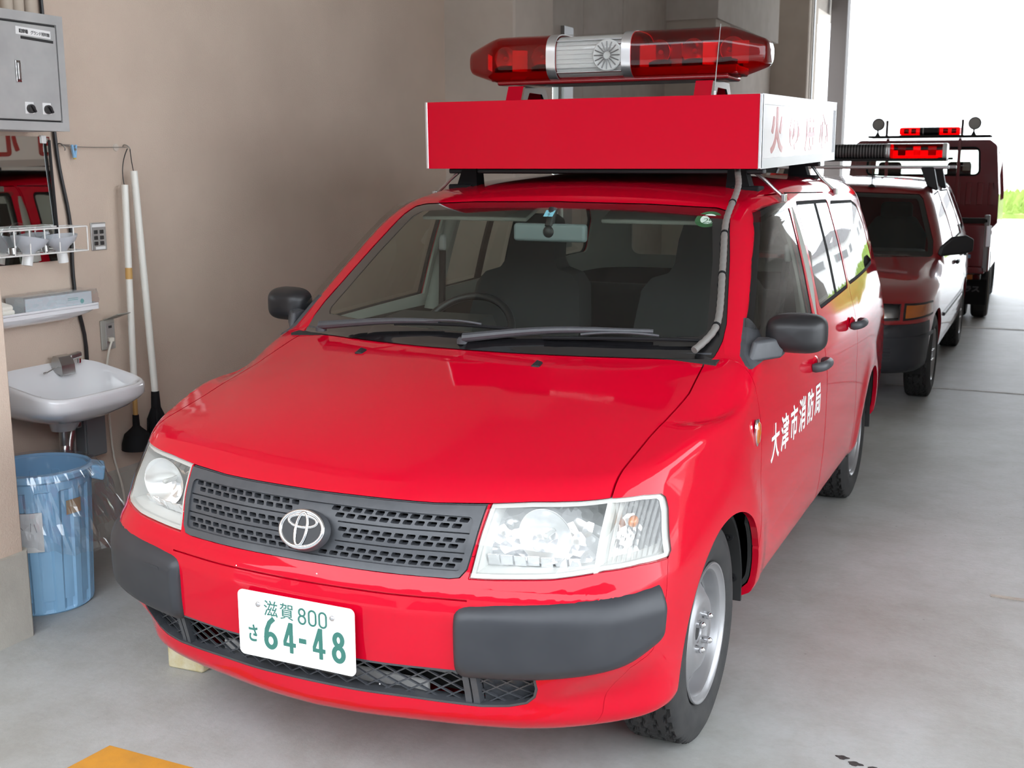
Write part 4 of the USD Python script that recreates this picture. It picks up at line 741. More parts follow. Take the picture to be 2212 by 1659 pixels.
cut_all = Manifold.batch_boolean([HOOD(-GAP / 2), BUMP(-.0009), DOOR(door_f, -GAP / 2), DOOR(door_r, -GAP / 2)], m3.OpType.Add)
xs_line = np.linspace(-.42, .42, 40)
crease = LineString([(x, .5685 + .002 * abs(x)) for x in xs_line]).buffer(.0022, cap_style=2)
groove = ext(crease, 'y', -.2, .3) - GF.iso(-.007)
rest = shell - cut_all
def vpart(name, M, mat, parent=None, **kw): return obj(name, M, mat, parent or VAN, surf=True, **kw)
vpart('body_shell', rest, 'red_paint')
hood = vpart('hood', shell ^ HOOD(GAP / 2), 'red_paint')
bumper = vpart('front_bumper', ((shell - HOOD(-GAP / 2)) ^ BUMP(.0009)) - groove, 'red_paint')
half = lambda s: B_(0.2, 1.2, -1, 6, -1, 3) if s > 0 else B_(-1.2, -.2, -1, 6, -1, 3)
dparts = {}
for s in (1, -1):
    dparts['f', s] = vpart('front_door', (shell ^ DOOR(door_f, GAP / 2)) ^ half(s), 'red_paint')
    dparts['r', s] = vpart('rear_door', (shell ^ DOOR(door_r, GAP / 2)) ^ half(s), 'red_paint')
# inner trim with the same openings, dark floor
trim = (S_t1 - S_t2) - Manifold.batch_boolean([WS(ws_p.buffer(-.022)), SIDE(win_f.buffer(-.012)), SIDE(win_r.buffer(-.012)), SIDE(win_q.buffer(-.012)), REAR(rw_p.buffer(-.01))] + arches, m3.OpType.Add)
vpart('interior_trim', trim ^ B_(-1, 1, .97, 4.4, .965, 1.7), 'trim_grey')
vpart('door_lining', trim ^ B_(-1, 1, 1.0, 4.4, .3, .964), 'trim_dark')
# glass
gl = S_gl - S_gl2
wsg = gl ^ WS(ws_p.buffer(-.002))
border = soft(Polygon([(-.655, 1.055), (-.60, 1.235), (-.553, 1.352), (-.53, 1.368), (-.30, 1.384), (0, 1.389), (.30, 1.384), (.53, 1.368), (.553, 1.352), (.60, 1.235), (.655, 1.055), (.64, 1.04), (.3, 1.03), (0, 1.03), (-.3, 1.03), (-.64, 1.04)]), .015)
wp = vpart('windscreen', wsg ^ WS(border), 'window_glass')
vpart('black_border', wsg - WS(border), 'frit', wp)
sgl = GC.iso(-.012)
for s in (1, -1):
    for key, wpn in (('f', win_f), ('r', win_r), ('q', win_q)):
        inner = wpn.buffer(-.016 if key == 'f' else -.014)
        if key == 'f': inner = inner.intersection(Polygon([(1.235, .9), (1.235, 1.5), (2.5, 1.5), (2.5, .9)]))
        if key == 'r': inner = inner.difference(sbox(2.51, .9, 2.56, 1.5))
        g = vpart('side_window', (gl ^ SIDE(inner)) ^ half(s), 'dark_glass')
        fr = ((S_gl - sgl) ^ SIDE(wpn.buffer(-.001).difference(inner))) ^ half(s)
        vpart('window_seal', fr, 'black_rubber', g)
    # chrome-bright belt strip and rain visor edge on the front door
    vis = LineString([(1.22, 1.075), (1.306, 1.141), (1.456, 1.252), (1.62, 1.362), (1.68, 1.386), (1.78, 1.396), (2.03, 1.402)]).buffer(.017, 6).intersection(win_f.buffer(.006))
    vpart('rain_visor', ((GC.iso(.016) - GC.iso(.004)) ^ SIDE(vis)) ^ half(s), 'lens_smoke')
    sail = Polygon([(1.082, .964), (1.082, .972), (1.238, 1.088), (1.238, .978)])
    vpart('mirror_base', ((GC.iso(.006) - S_in) ^ SIDE(sail)) ^ half(s), 'grey_plastic')
vpart('rear_window', gl ^ REAR(rw_p.buffer(-.002)), 'dark_glass')
# wheel arch liners
for (y, r) in ARCH:
    for s in (1, -1):
        ring = arch(y, r + .004).difference(arch(y, r - .008)).intersection(sbox(y - 1, .262, y + 1, 1))
        x0, x1 = (.50, .795) if y < 2 else (.55, .80)
        li = tm(ext(ring, 'x', s * x0, s * x1)); back = tm(ext(arch(y, r + .004).intersection(sbox(y - 1, .262, y + 1, 1)), 'x', s * .50, s * .508))
        lp = obj('wheel_arch_liner', [li, back], 'trim_dark', VAN)
        for a in (.15, .62): obj('liner_clip', xf(lathe([(0, 0), (.014, 0), (.012, .006), (.005, .007), (0, .004)], 16, 'y'), rz=math.pi, rx=0, at=(s * .77, y + (r - .008) * math.cos(a), .285 + (r - .008) * math.sin(a))), 'black_rubber', lp)
# front: grille
gp = (GF.iso(-.003) - GF.iso(-.022)) ^ FR(grille_p)
slots = []
for r0 in (.7265, .6845, .6425):
    for row, dz in ((0, .0065), (1, -.0065)):
        for k in range(-14, 15):
            x = (k + .5 * row) * .0292
            if abs(x) > .398 - .045 * (.76 - r0) - .012: continue
            if ((x) / .079) ** 2 + ((r0 + dz - .687) / .061) ** 2 < 1: continue
            sl = .004 * (1 if x > 0 else -1)
            slots.append(soft(Polygon([(x - .0108 - sl * .5, r0 + dz - .0047), (x + .0108 - sl * .5, r0 + dz - .0047), (x + .0108 + sl * .5, r0 + dz + .0047), (x - .0108 + sl * .5, r0 + dz + .0047)]), .0025))
gp = gp - FR(unary_union(slots))
for z in (.7065, .6645): gp = gp - (ext(sbox(-.40, z - .0018, -.072, z + .0012).union(sbox(.072, z - .0018, .40, z + .0012)), 'y', -.2, .4) - GF.iso(-.009))
grille = vpart('grille', gp, 'grey_plastic')
vpart('grille_rim', (GF.iso(.003) - GF.iso(-.006)) ^ FR(grille_p.buffer(-.001).difference(soft(Polygon([(-.404, .742), (.404, .742), (.392, .6275), (-.392, .6275)]), .012))), 'grey_plastic', grille)
back = (GF.iso(-.05) - GF.iso(-.056)) ^ FR(sbox(-.405, .60, .405, .77))
vpart('radiator_shade', back, 'trim_dark', grille)
# emblem: ring, upright oval and cross oval, as worn on the grille
EC = np.array([0, .055, .687]); tilt = .42
def ering(a, b, cz, w, t, n=64, y=0.0):
    th = np.linspace(0, 2 * np.pi, n, endpoint=False); R = []
    for u in th:
        c = np.array([a * math.cos(u), 0, cz + b * math.sin(u)]); nrm = np.array([math.cos(u) / a, 0, math.sin(u) / b]); nrm /= np.linalg.norm(nrm)
        ph = np.linspace(0, 2 * np.pi, 10, endpoint=False)
        R.append(c + np.outer(np.cos(ph) * w, nrm) + np.outer(np.sin(ph) * t, [0, 1, 0]) + (0, y, 0))
    R.append(R[0]); return loft(R, cap=False)
place = lambda m: xf(m, rx=-tilt, at=EC + (0, -.012, 0))
eb = obj('emblem_boss', place(trimesh.Trimesh(lathe([(0, -.007), (.84, -.007), (.93, -.012), (1.0, -.006), (1.06, .012), (0, .012)], 64, 'y').vertices * [.0645, 1, .0475], lathe([(0, -.007), (.84, -.007), (.93, -.012), (1.0, -.006), (1.06, .012), (0, .012)], 64, 'y').faces, process=False)), 'grey_plastic', grille)
obj('emblem_ground', place(trimesh.Trimesh(lathe([(0, -.0095), (1, -.0095), (1, -.004), (0, -.004)], 64, 'y').vertices * [.058, 1, .0415], lathe([(0, -.0095), (1, -.0095), (1, -.004), (0, -.004)], 64, 'y').faces, process=False)), 'black_plastic', grille)
obj('emblem', place([ering(.0590, .0425, 0, .0056, .0045, y=-.008), ering(.0155, .0390, .0, .0043, .0038, y=-.010), ering(.0395, .0145, .0190, .0043, .0038, y=-.009)]), 'chrome', VAN, smooth=50)
# head lamps
Lr0, Lr1 = GF.iso(0.0), GF.iso(-.004)
deep, deep2 = GF.iso(-.075), GF.iso(-.08)
fl_in = GF.iso(-.014)
for s, lp, pts in ((1, lampR, lamp_pts), (-1, lampL, mir(lamp_pts))):
    lens = vpart('headlamp', (Lr0 - Lr1) ^ FR(lp.buffer(-.0008)), 'lens_clear')
    bowl_back = (deep - deep2) ^ FR(lp.buffer(-.001))
    vpart('reflector', bowl_back, 'lamp_mirror', lens)
    wall_ = (GF.iso(-.014) - deep) ^ FR(lp.buffer(-.001).difference(lp.buffer(-.006)))
    vpart('lamp_housing', wall_, 'lamp_white', lens)
    rimb = (GF.iso(-.006) - GF.iso(-.014)) ^ FR(lp.buffer(-.001).difference(lp.buffer(-.010)))
    vpart('lens_rim', rimb, 'lamp_grey', lens)
    # main parabola and bulb
    for xc, zc, rad, dep in ((.555, .700, .066, .05),):
        yb = .20
        par = lathe([(rad * u, -dep * (u ** 2)) for u in np.linspace(.10, 1, 10)] + [(rad * .985, -dep)] + [(rad * u * .98, -dep * (u ** 2) + .003) for u in np.linspace(1, .10, 10)], 40, 'y', (s * xc, yb + .045, zc), close=False)
        ph = par.vertices; obj('reflector_bowl', par, 'reflector', lens)
        obj('bulb', [cyl((s * xc, yb + .045, zc), (s * xc, yb + .005, zc), .006, 12), ell((s * xc, yb + .003, zc), (.007, .009, .007), 2)], 'lamp_grey', lens)
    # stepped facets inside the lamp
    fac = []
    for k in range(7):
        x = .440 + .030 * k; y0 = float(NZ(.66) + NX(x)) + .045
        fac.append(xf(rb(-.014, .014, -.002, .002, -.016, .016, .002), rx=.5, rz=(.25 + .12 * math.sin(k * 2.1)) * s, at=(s * x, y0 + .01, .640 + .002 * math.sin(3 * k))))
    obj('facet', fac, 'lamp_mirror', lens)
    # divider and fluted corner lens with amber bulb
    div = (GF.iso(-.0065) - deep) ^ FR(sbox(.674, .63, .682, .78) if s > 0 else sbox(-.682, .63, -.674, .78))
    vpart('divider', div, 'lamp_white', lens)
    flutes = [sbox(x, .60, x + .0042, .79) if s > 0 else sbox(-x - .0042, .60, -x, .79) for x in np.arange(.690, .794, .0078)]
    vpart('fluted_lens', (GF.iso(-.008) - fl_in) ^ FR(unary_union(flutes).intersection(lp.buffer(-.012))), 'lens_clear', lens)
    obj('turn_bulb', ell((s * .715, .345, .715), (.012, .02, .014), 2), 'amber', lens)
# bumper pads: an implicit body of their own, rounded and proud of the bumper
PT = prof([0, .39, .5, .6, .7, .8, 1], [.566, .566, .576, .583, .589, .588, .585], .01); PB = prof([0, .39, .52, .66, .74, .80, 1], [.381, .381, .384, .396, .405, .44, .52], .01)
def Fpad(p):
    x = np.abs(p[:, 0]); z = p[:, 2]
    a = smax(z - PT(x), PB(x) - z, .02); a = smax(a, .388 - x, .03); a = smax(a, p[:, 1] - .340 + .10 * (.585 - z), .01)
    f0 = F(p); return smax(smax(a, f0 - smin(.020 + 0 * x, .003 + .42 * (PT(x) - z), .012), .036), -(f0 + .012), .004)
padR = Grid(Fpad, (.36, -.02, .34), (.90, .42, .63), .011).iso(0.0, .0002)
for s in (1, -1):
    pm = padR if s > 0 else padR.mirror((1, 0, 0))
    v, f, n = surf_arrays(padR)
    if s < 0: v = v * [-1, 1, 1]; n = n * [-1, 1, 1]; f = f[:, ::-1]
    path = numbered(str(VAN.GetPath()) + '/bumper_pad'); write_mesh(path, v - BASE['/World/fire_van'], f, n, 'grey_bumper'); pad = stage.GetPrimAtPath(path)
    if s < 0: vpart('hook_cover', (GF.iso(.0194) - GF.iso(.014)) ^ FR(soft(sbox(-.525, .445, -.455, .525), .008)), 'grey_bumper', pad)
# lower air intake: mesh, posts, radiator pipe behind
cell = []
px_, pz_ = .052, .030
for i in range(-26, 27):
    x = i * px_ / 2
    cell.append(LineString([(x * 2, .26), (x * 2 + px_ * 5, .26 + pz_ * 5)])); cell.append(LineString([(x * 2, .26), (x * 2 - px_ * 5, .26 + pz_ * 5)]))
net = unary_union(cell).buffer(.0017).intersection(low_p)
vpart('intake_mesh', (GF.iso(-.022) - GF.iso(-.028)) ^ FR(net), 'grey_plastic')
for s in (1, -1):
    vpart('intake_post', (GF.iso(-.006) - GF.iso(-.03)) ^ FR(sbox(s * .418 - .016, .29, s * .418 - .002, .40).union(sbox(s * .418 + .002, .29, s * .418 + .016, .40))), 'grey_plastic')
    cor = low_p.intersection(sbox(.434, .2, .7, .5) if s > 0 else sbox(-.7, .2, -.434, .5))
    vpart('intake_blank', (GF.iso(-.034) - GF.iso(-.038)) ^ FR(cor), 'grey_plastic')
vpart('intake_surround', (GF.iso(-.001) - GF.iso(-.045)) ^ FR(low_p.buffer(.001).difference(low_p.buffer(-.006))), 'grey_plastic')
obj('cross_member', [rb(-.30, .30, .098, .112, .30, .340, .008), rb(-.36, .36, .13, .16, .35, .375, .006)], 'engine_metal', VAN)
obj('radiator', bx(-.40, .40, .20, .24, .28, .72), 'trim_dark', VAN)
obj('undertray', bx(-.50, .50, .35, 4.0, .285, .30), 'trim_dark', VAN)
# number plate
pl = obj('number_plate', ext(soft(sbox(-.165, -.0825, .165, .0825), .014), 'y', 0, .003).translate((0, -.004, .4485)), 'plate_white', VAN)
PZ = .4485
obj('embossed_rim', ext(soft(sbox(-.163, -.0805, .163, .0805), .013).difference(soft(sbox(-.155, -.0725, .155, .0725), .010)), 'y', -.0054, -.003).translate((0, 0, PZ)), 'plate_white', pl)
ptx = lambda p: ext(p, 'y', -.0052, -.0038).translate((0, 0, PZ))
kan = unary_union([affinity.translate(affinity.scale(glyph(c, -.4), .00026, .00027, origin=(0, 0)), x, .0425) for c, x in (('滋', -.0895), ('賀', -.0435))])
obj('plate_region', ptx(kan), 'plate_green', pl)
def oval(cx, cz, a, b): return strokes([[(cx + a * math.cos(t), cz + b * math.sin(t)) for t in np.linspace(0, 2 * np.pi, 40)]], .0042)
d8 = unary_union([oval(.0205, .052, .0082, .0086), oval(.0205, .0335, .0096, .0098)])
d0 = lambda x: strokes([soft(sbox(x - .0095, .024, x + .0095, .0605), .0092).exterior.coords], .0042)
obj('plate_class_number', ptx(unary_union([d8, d0(.0495), d0(.0785)])), 'plate_green', pl)
obj('plate_kana', ptx(affinity.translate(affinity.scale(glyph('さ', 3), .000215, .00030, origin=(0, 0)), -.1405, -.028)), 'plate_green', pl)
def dig6(x):
    ring = strokes([[(x + .0135 * math.cos(t), -.0405 + .0165 * math.sin(t)) for t in np.linspace(0, 2 * np.pi, 40)]], .0115)
    return ring.union(strokes([[(x + .010, .0165), (x - .003, .004), (x - .011, -.014), (x - .0140, -.036)]], .0115, 2))
def dig4(x):
    out_ = Polygon([(x - .002, .014), (x + .009, .014), (x + .009, -.036), (x + .0165, -.036), (x + .0165, -.046), (x + .009, -.046), (x + .009, -.062), (x - .0005, -.062), (x - .0005, -.046), (x - .0185, -.046), (x - .0185, -.034)])
    return soft(out_, .0012).difference(soft(Polygon([(x - .001, -.012), (x - .001, -.037), (x - .0105, -.037)]), .001))
def dig8(x):
    r1 = strokes([[(x + .0105 * math.cos(t), -.0055 + .0140 * math.sin(t)) for t in np.linspace(0, 2 * np.pi, 40)]], .0112)
    r2 = strokes([[(x + .0130 * math.cos(t), -.0405 + .0165 * math.sin(t)) for t in np.linspace(0, 2 * np.pi, 40)]], .0115)
    return r1.union(r2)
for i, (g, x) in enumerate(((dig6, -.0715), (dig4, -.0165), (None, .022), (dig4, .067), (dig8, .1205))):
    q = sbox(.010, -.030, .030, -.0185) if g is None else g(x)
    obj('plate_digit' if g else 'plate_dash', ptx(affinity.translate(q, 0, .006) if g else affinity.translate(q, 0, .0045)), 'plate_green', pl)
for x in (-.105, .105): obj('plate_bolt', ell((x, -.005, PZ + .052), (.0068, .0045, .0068), 2), 'steel_bolt', pl)
obj('plate_bracket', rb(-.07, .07, -.001, .02, .39, .50, .003), 'black_plastic', pl)
# wheels
def wheel_meshes(xo, yc, r=.292, w=.165, rim=.190):
    """tyre, rim for a wheel whose outer face is at x=0, axis along x, centre at (yc, z=r)"""
    n = 220; th = np.linspace(0, 2 * np.pi, n, endpoint=False)
    bead, sh = rim - .006, r - .012
    pts = [(-.020, bead), (-.012, rim + .004), (-.004, rim + .012), (.004, rim + .030), (.005, (rim + r) / 2), (.002, r - .045), (-.004, r - .022), (-.010, r - .010), (-.018, r - .002)]
    pts += [(x, r) for x in np.linspace(-.026, -w + .020, 40)]
    pts += [(-w + .012, r - .003), (-w + .004, r - .012), (-w - .002, r - .04), (-w - .003, (rim + r) / 2), (-w + .006, rim + .01), (-w + .02, bead)]
    R = []
    for x, rad in pts:
        rr = np.full(n, rad)
        if rad >= r - .0025:
            u = (x + w / 2) / (w / 2); zig = .004 * np.sign(np.sin(th * 36)) * np.minimum(1, np.abs(np.sin(th * 36)) * 2.5)
            for g in (-.62, -.22, .22, .62):
                rr = rr - .0075 * (np.abs(x + w / 2 - g * w / 2 - zig) < .0036)
            slit = (np.abs(((th * 72 / (2 * np.pi) + .35 * u + (.5 if u > 0 else 0)) % 1) - .5) < .10) & (abs(u) > .66)
            rr = rr - .006 * slit
            fine = (np.abs(((th * 72 / (2 * np.pi) - .6 * u) % 1) - .5) < .07) & (abs(u) < .60)
            rr = rr - .0035 * fine
        R.append(np.stack([np.full(n, x), rr * np.cos(th), rr * np.sin(th)], -1))
    R.append(R[0])
    ty = loft(R, cap=False)
    if ty.volume < 0: ty.invert()
    k = rim / .190
    pr = [(0, -.030), (.030, -.030), (.032, -.026), (.050, -.026), (.060, -.020), (.076, -.016), (.098, -.018), (.118, -.034), (.150, -.052), (.158, -.056), (.163, -.050), (.166, -.024), (.172, -.014), (.181, -.010), (.186, -.003), (.190, -.002), (.192, -.006), (.190, -.012), (.180, -.018), (.174, -.03), (.172, -.13), (.165, -.13), (.166, -.06), (.155, -.062), (.118, -.042), (.09, -.026), (.06, -.030), (0, -.036)]
    disc = Manifold(m3.Mesh(*[np.asarray(a, t) for a, t in zip((lambda q: (q.vertices, q.faces))(tm(lathe([(a * k, h) for a, h in pr], 72, 'x'))), (np.float32, np.uint32))]))
    if disc.status() != m3.Error.NoError or disc.volume() < 0:
        q = tm(lathe([(a * k, h) for a, h in pr], 72, 'x')); q.invert(); disc = Manifold(m3.Mesh(np.asarray(q.vertices, np.float32), np.asarray(q.faces, np.uint32)))
    holes = []
    for i in range(10):
        a = 2 * np.pi * (i + .5) / 10
        h = affinity.rotate(affinity.scale(affinity.translate(shapely.geometry.Point(0, 0).buffer(1, 16), 0, 0), .019 * k, .0135 * k), 90, origin=(0, 0))
        h = affinity.translate(affinity.rotate(h, math.degrees(a), origin=(0, 0)), .136 * k * math.cos(a), .136 * k * math.sin(a)); holes.append(h)
    holes.append(shapely.geometry.Point(0, 0).buffer(.024 * k, 24))
    disc = disc - ext(unary_union(holes), 'x', -.2, .1)
    nuts = [lathe([(.0105, -.028), (.0105, -.008), (.008, -.001), (.003, .003), (0, .0035)], 14, 'x', (0, .050 * k * math.cos(a), .050 * k * math.sin(a))) for a in np.pi / 4 + np.pi / 2 * np.arange(4)]
    hubc = cyl((-.07, 0, 0), (-.032, 0, 0), .0235 * k, 24)
    return ty, tm(disc), nuts, hubc
WM = wheel_meshes(0, 0, .298)
def put_wheel(car, s, x, y, r, steer=0.0, WM=WM):
    ty, disc, nuts, hubc = WM
    def go(m):
        q = tm(m).copy()
        if s < 0: q = mirx(q)
        q = xf(q, rz=steer, at=(s * x, y, r)); q.vertices[:, 2] = np.maximum(q.vertices[:, 2], .0005); return q
    tp = obj('tyre', go(ty), 'tyre_rubber', car, smooth=40)
    rp = obj('wheel_rim', go(disc), 'wheel_steel', tp, smooth=35)
    for nn in nuts: obj('lug_nut', go(nn), 'chrome', tp)
    obj('hub', go(hubc), 'trim_dark', tp)
    obj('brake_drum', go(cyl((-.12, 0, 0), (-.066, 0, 0), .157 if r > .285 else .14, 32)), 'trim_dark', tp)
for s in (1, -1):
    put_wheel(VAN, s, .788, .772, .288); put_wheel(VAN, s, .785, 3.335, .288)
# marker lamps, handles, mirrors
for s in (1, -1):
    mk_ = obj('side_marker', trimesh.Trimesh(lathe([(0, 0), (1, 0), (1, .004), (.8, .010), (0, .013)], 32, 'x').vertices * [1, .020, .034] + [.846, 1.005, .800], lathe([(0, 0), (1, 0), (1, .004), (.8, .010), (0, .013)], 32, 'x').faces, process=False) if s > 0 else mirx(trimesh.Trimesh(lathe([(0, 0), (1, 0), (1, .004), (.8, .010), (0, .013)], 32, 'x').vertices * [1, .020, .034] + [.846, 1.005, .800], lathe([(0, 0), (1, 0), (1, .004), (.8, .010), (0, .013)], 32, 'x').faces, process=False)), 'amber_lens', VAN)
    bz = trimesh.Trimesh(lathe([(.7, 0), (1, 0), (1, .005), (.85, .007), (.7, .003)], 32, 'x').vertices * [1, .0245, .039] + [.8455, 1.005, .800], lathe([(.7, 0), (1, 0), (1, .005), (.85, .007), (.7, .003)], 32, 'x').faces, process=False)
    obj('marker_bezel', bz if s > 0 else mirx(bz), 'chrome', mk_)
    for (y, z, key) in ((1.925, .852, 'f'), (2.735, .895, 'r')):
        g = tube(spline([(.838, y - .075, z - .004), (.872, y - .055, z), (.880, y, z + .002), (.874, y + .045, z), (.845, y + .065, z - .002)], 22), [.010] + [.0135] * 20 + [.010], 12)
        g.vertices[:, 2] = z + (g.vertices[:, 2] - z) * 1.25
        obj('door_handle', g if s > 0 else mirx(g), 'grey_plastic', dparts[key, s])
        cup = ell((.832, y - .01, z), (.009, .06, .027), 3)
        obj('handle_recess', cup if s > 0 else mirx(cup), 'red_paint', dparts[key, s])
    # mirror housing: lofted rounded shell with a flat glass facing back
    Rr = []
    for u in np.linspace(0, 1, 12):
        sc = np.sin(np.clip(u * 1.15, 0, 1) * np.pi / 2) ** .55 if u > 0 else .02
        a = np.linspace(0, 2 * np.pi, 40, endpoint=False); c_, s_ = np.cos(a), np.sin(a); p_ = 3.6
        xx = .893 + .086 * sc * np.sign(c_) * np.abs(c_) ** (2 / p_) ; zz = 1.048 + .058 * sc * np.sign(s_) * np.abs(s_) ** (2 / p_) * (1 - .10 * (c_ < 0) * np.abs(c_))
        Rr.append(np.stack([xx, 1.185 + .088 * u ** 1.6 + .02 * ((xx - .80) / .18), zz], -1))
    mh = loft(Rr); mp_ = obj('wing_mirror', mh if s > 0 else mirx(mh), 'black_plastic', VAN, smooth=50)
    arm = Manifold.batch_hull([Manifold.sphere(.010, 12).translate(p) for p in ((.792, 1.13, .985), (.792, 1.20, .985), (.855, 1.21, .990), (.855, 1.25, .992), (.86, 1.22, 1.03), (.80, 1.15, 1.025), (.80, 1.20, 1.03))])
    obj('mirror_arm', arm if s > 0 else arm.mirror((1, 0, 0)), 'grey_plastic', mp_)
    gls = xf(ext(soft(sbox(-.070, -.045, .070, .045), .02), 'y', 0, .002), rz=.12, at=(.893, 1.279, 1.048))
    obj('mirror_glass', gls if s > 0 else mirx(gls), 'mirror_silver', mp_)
# door lettering on both front doors
def on_side(poly2, s, y0, z0, off=.0012, th_=.0012):
    m_ = tm(ext(poly2, 'x', 0, th_)).subdivide_to_size(.02); v = m_.vertices.copy()
    y = y0 + v[:, 1] if s > 0 else y0 - v[:, 1]
    z = z0 + v[:, 2]; x = np.full(len(v), .85)
    for _ in range(6):
        p = np.stack([x, y, z], -1); x = x - F(p) / 1.0
    return trimesh.Trimesh(np.stack([s * (x + off + v[:, 0]), y, z], -1), m_.faces if s > 0 else m_.faces, process=False)
for s in (1, -1):
    for i, c in enumerate('大津市消防局'):
        g = affinity.scale(glyph(c, 2.4), .00071, .00074, origin=(0, 0))
        obj('door_letter', on_side(g, s, (1.185 + .136 * i) if s > 0 else (1.185 + .136 * 6 - .136 * i), .712 + .0012 * i), 'white_letter', dparts['f', s])
# cowl, wipers, washer nozzles
def Hs(x, y): return float(HZ(y) - HC(y) * (abs(x) / .7) ** 2.2)
ax_ = np.linspace(-.69, .69, 60); R = []
yf = lambda x: .958 + .255 * x * x * (1 - .05 * abs(x)); yb = lambda x: .955 + .28 * x * x + .058
for t_ in (0, .15, .5, .85, 1.0):
    R.append([(x, yf(x) + (yb(x) - yf(x)) * t_, 1.0025 + .002 * math.sin(t_ * np.pi) + .028 * t_ ** 2 - .012 * (t_ == 0) - .006 * abs(x)) for x in ax_])
R = np.array(R)
top_ = loft(R, cap=False, closed=False); bot_ = loft(R - (0, 0, .012), cap=False, closed=False); bot_.invert()
cowl = obj('cowl', [top_, bot_], 'grey_plastic', VAN, smooth=60)
obj('cowl_vent', [xf(bx(-.006, .006, -.012, .012, 0, .0012), rz=-.5, at=(.025 + .0115 * i, .985, 1.0075)) for i in range(9)], 'cabinet_gap', cowl)
def wiper(arm, blade, piv):
    w = obj('wiper', tube(spline(arm, 30), np.linspace(.0145, .0075, 30), 10), 'grey_plastic', VAN)
    obj('wiper_pivot', lathe([(0, 0), (.018, 0), (.018, .012), (.012, .02), (0, .021)], 20, 'z', piv), 'grey_plastic', w)
    obj('wiper_blade', tube(spline(blade, 30), .0055, 8), 'black_rubber', w)
    obj('blade_bridge', tube(spline([np.array(blade[0]) * .75 + np.array(blade[-1]) * .25 + (0, -.004, .012), np.array(blade[0]) * .5 + np.array(blade[-1]) * .5 + (0, -.008, .020), np.array(blade[0]) * .25 + np.array(blade[-1]) * .75 + (0, -.004, .012)], 16), .004, 8), 'grey_plastic', w)
wiper([(-.600, 1.015, 1.018), (-.445, 1.010, 1.036), (-.305, 1.004, 1.050), (-.150, 1.000, 1.056)], [(-.312, 1.005, 1.040), (-.124, .996, 1.050), (.106, .990, 1.048)], (-.60, 1.02, .998))
wiper([(-.045, .960, 1.018), (.06, .972, 1.033), (.21, .998, 1.050), (.40, 1.035, 1.056), (.52, 1.066, 1.056)], [(.206, .985, 1.030), (.38, 1.018, 1.034), (.511, 1.050, 1.036), (.650, 1.095, 1.034)], (-.05, .965, .999))
for x, y in ((-.352, .868), (.243, .860)):
    obj('washer_nozzle', Manifold.batch_hull([Manifold.sphere(.004, 12).translate(p) for p in ((x - .009, y - .014, Hs(x, y) - .002), (x + .009, y - .014, Hs(x, y) - .002), (x - .007, y + .014, Hs(x, y) + .004), (x + .007, y + .014, Hs(x, y) + .004), (x, y + .002, Hs(x, y) + .010))]), 'black_plastic', hood)
# stickers behind the windscreen
def on_ws(poly2, x0, z0, off):
    m_ = tm(ext(poly2, 'y', 0, .0006)).subdivide_to_size(.02); v = m_.vertices.copy(); x = x0 + v[:, 0]; z = z0 + v[:, 2] * .6
    y = .93 + 1.45 * (z - .985) + .28 * x * x + off + v[:, 1]
    return trimesh.Trimesh(np.stack([x, y, z], -1), m_.faces, process=False)
circ_ = lambda r: shapely.geometry.Point(0, 0).buffer(r, 24)
st = obj('round_sticker', on_ws(circ_(.040), .535, 1.3585, .018), 'sticker_green', VAN)
obj('sticker_centre', on_ws(circ_(.025), .536, 1.3595, .0165), 'sticker_white', st)
num = unary_union([affinity.translate(affinity.scale(glyph(c), .00020, .00020, origin=(0, 0)), -.016 + .0155 * i, -.010) for i, c in enumerate('25')])
obj('sticker_number', on_ws(num, .536, 1.3585, .0155), 'sticker_green', st)
sb = obj('square_sticker', on_ws(sbox(-.017, -.017, .017, .017), .003, 1.371, .0165), 'sticker_blue', VAN)
obj('sticker_number', [on_ws(affinity.translate(affinity.scale(glyph('2'), .00012, .00010, origin=(0, 0)), -.006, .001), .003, 1.371, .0150), on_ws(affinity.translate(affinity.scale(glyph('7'), .00012, .00010, origin=(0, 0)), -.004, -.013), .003, 1.371, .0150)], 'ink', sb)
# conduit up the right-hand side of the windscreen to the sign box
cpts = [(.648, 1.050, 1.012), (.668, 1.098, 1.036), (.681, 1.144, 1.063), (.676, 1.213, 1.113), (.650, 1.326, 1.200), (.626, 1.428, 1.276), (.602, 1.538, 1.356), (.596, 1.618, 1.400), (.590, 1.70, 1.436), (.575, 1.79, 1.475), (.55, 1.87, 1.51), (.54, 1.92, 1.53)]
pc = spline(cpts, 150); rr = .0105 + .0006 * np.sin(np.arange(150) * 1.6)
cd_ = obj('cable_conduit', tube(pc, rr, 12), 'conduit_grey', VAN)
for i in (18, 50, 78, 104): obj('conduit_tie', tube(pc[i:i + 2], .0125, 12), 'black_rubber', cd_)
# interior: dashboard, steering wheel, seats, mirror, load floor
dash = loft([np.stack([np.full(24, x), np.array([1.02, 1.10, 1.25, 1.40, 1.52, 1.58, 1.60, 1.58, 1.50, 1.40, 1.30, 1.25] + [1.2, 1.15, 1.1, 1.08, 1.06, 1.05, 1.04, 1.03, 1.025, 1.02, 1.02, 1.02]), np.array([.985, .990, .985, .975, .955, .92, .88, .80, .72, .66, .62, .6] + [.6, .62, .66, .7, .74, .78, .82, .86, .9, .93, .95, .97])], -1) for x in np.linspace(-.72, .72, 5)])
obj('dashboard', dash, 'trim_dark', VAN, smooth=50)
obj('instrument_hood', ext(soft(Polygon([(1.30, .96), (1.34, 1.01), (1.48, 1.02), (1.52, .97), (1.50, .9), (1.32, .9)]), .015), 'x', -.55, -.20), 'trim_dark', VAN)
sw = tm(ering(.185, .185, 0, .0145, .0145, 72)); SWc = np.array([-.375, 1.60, .915])
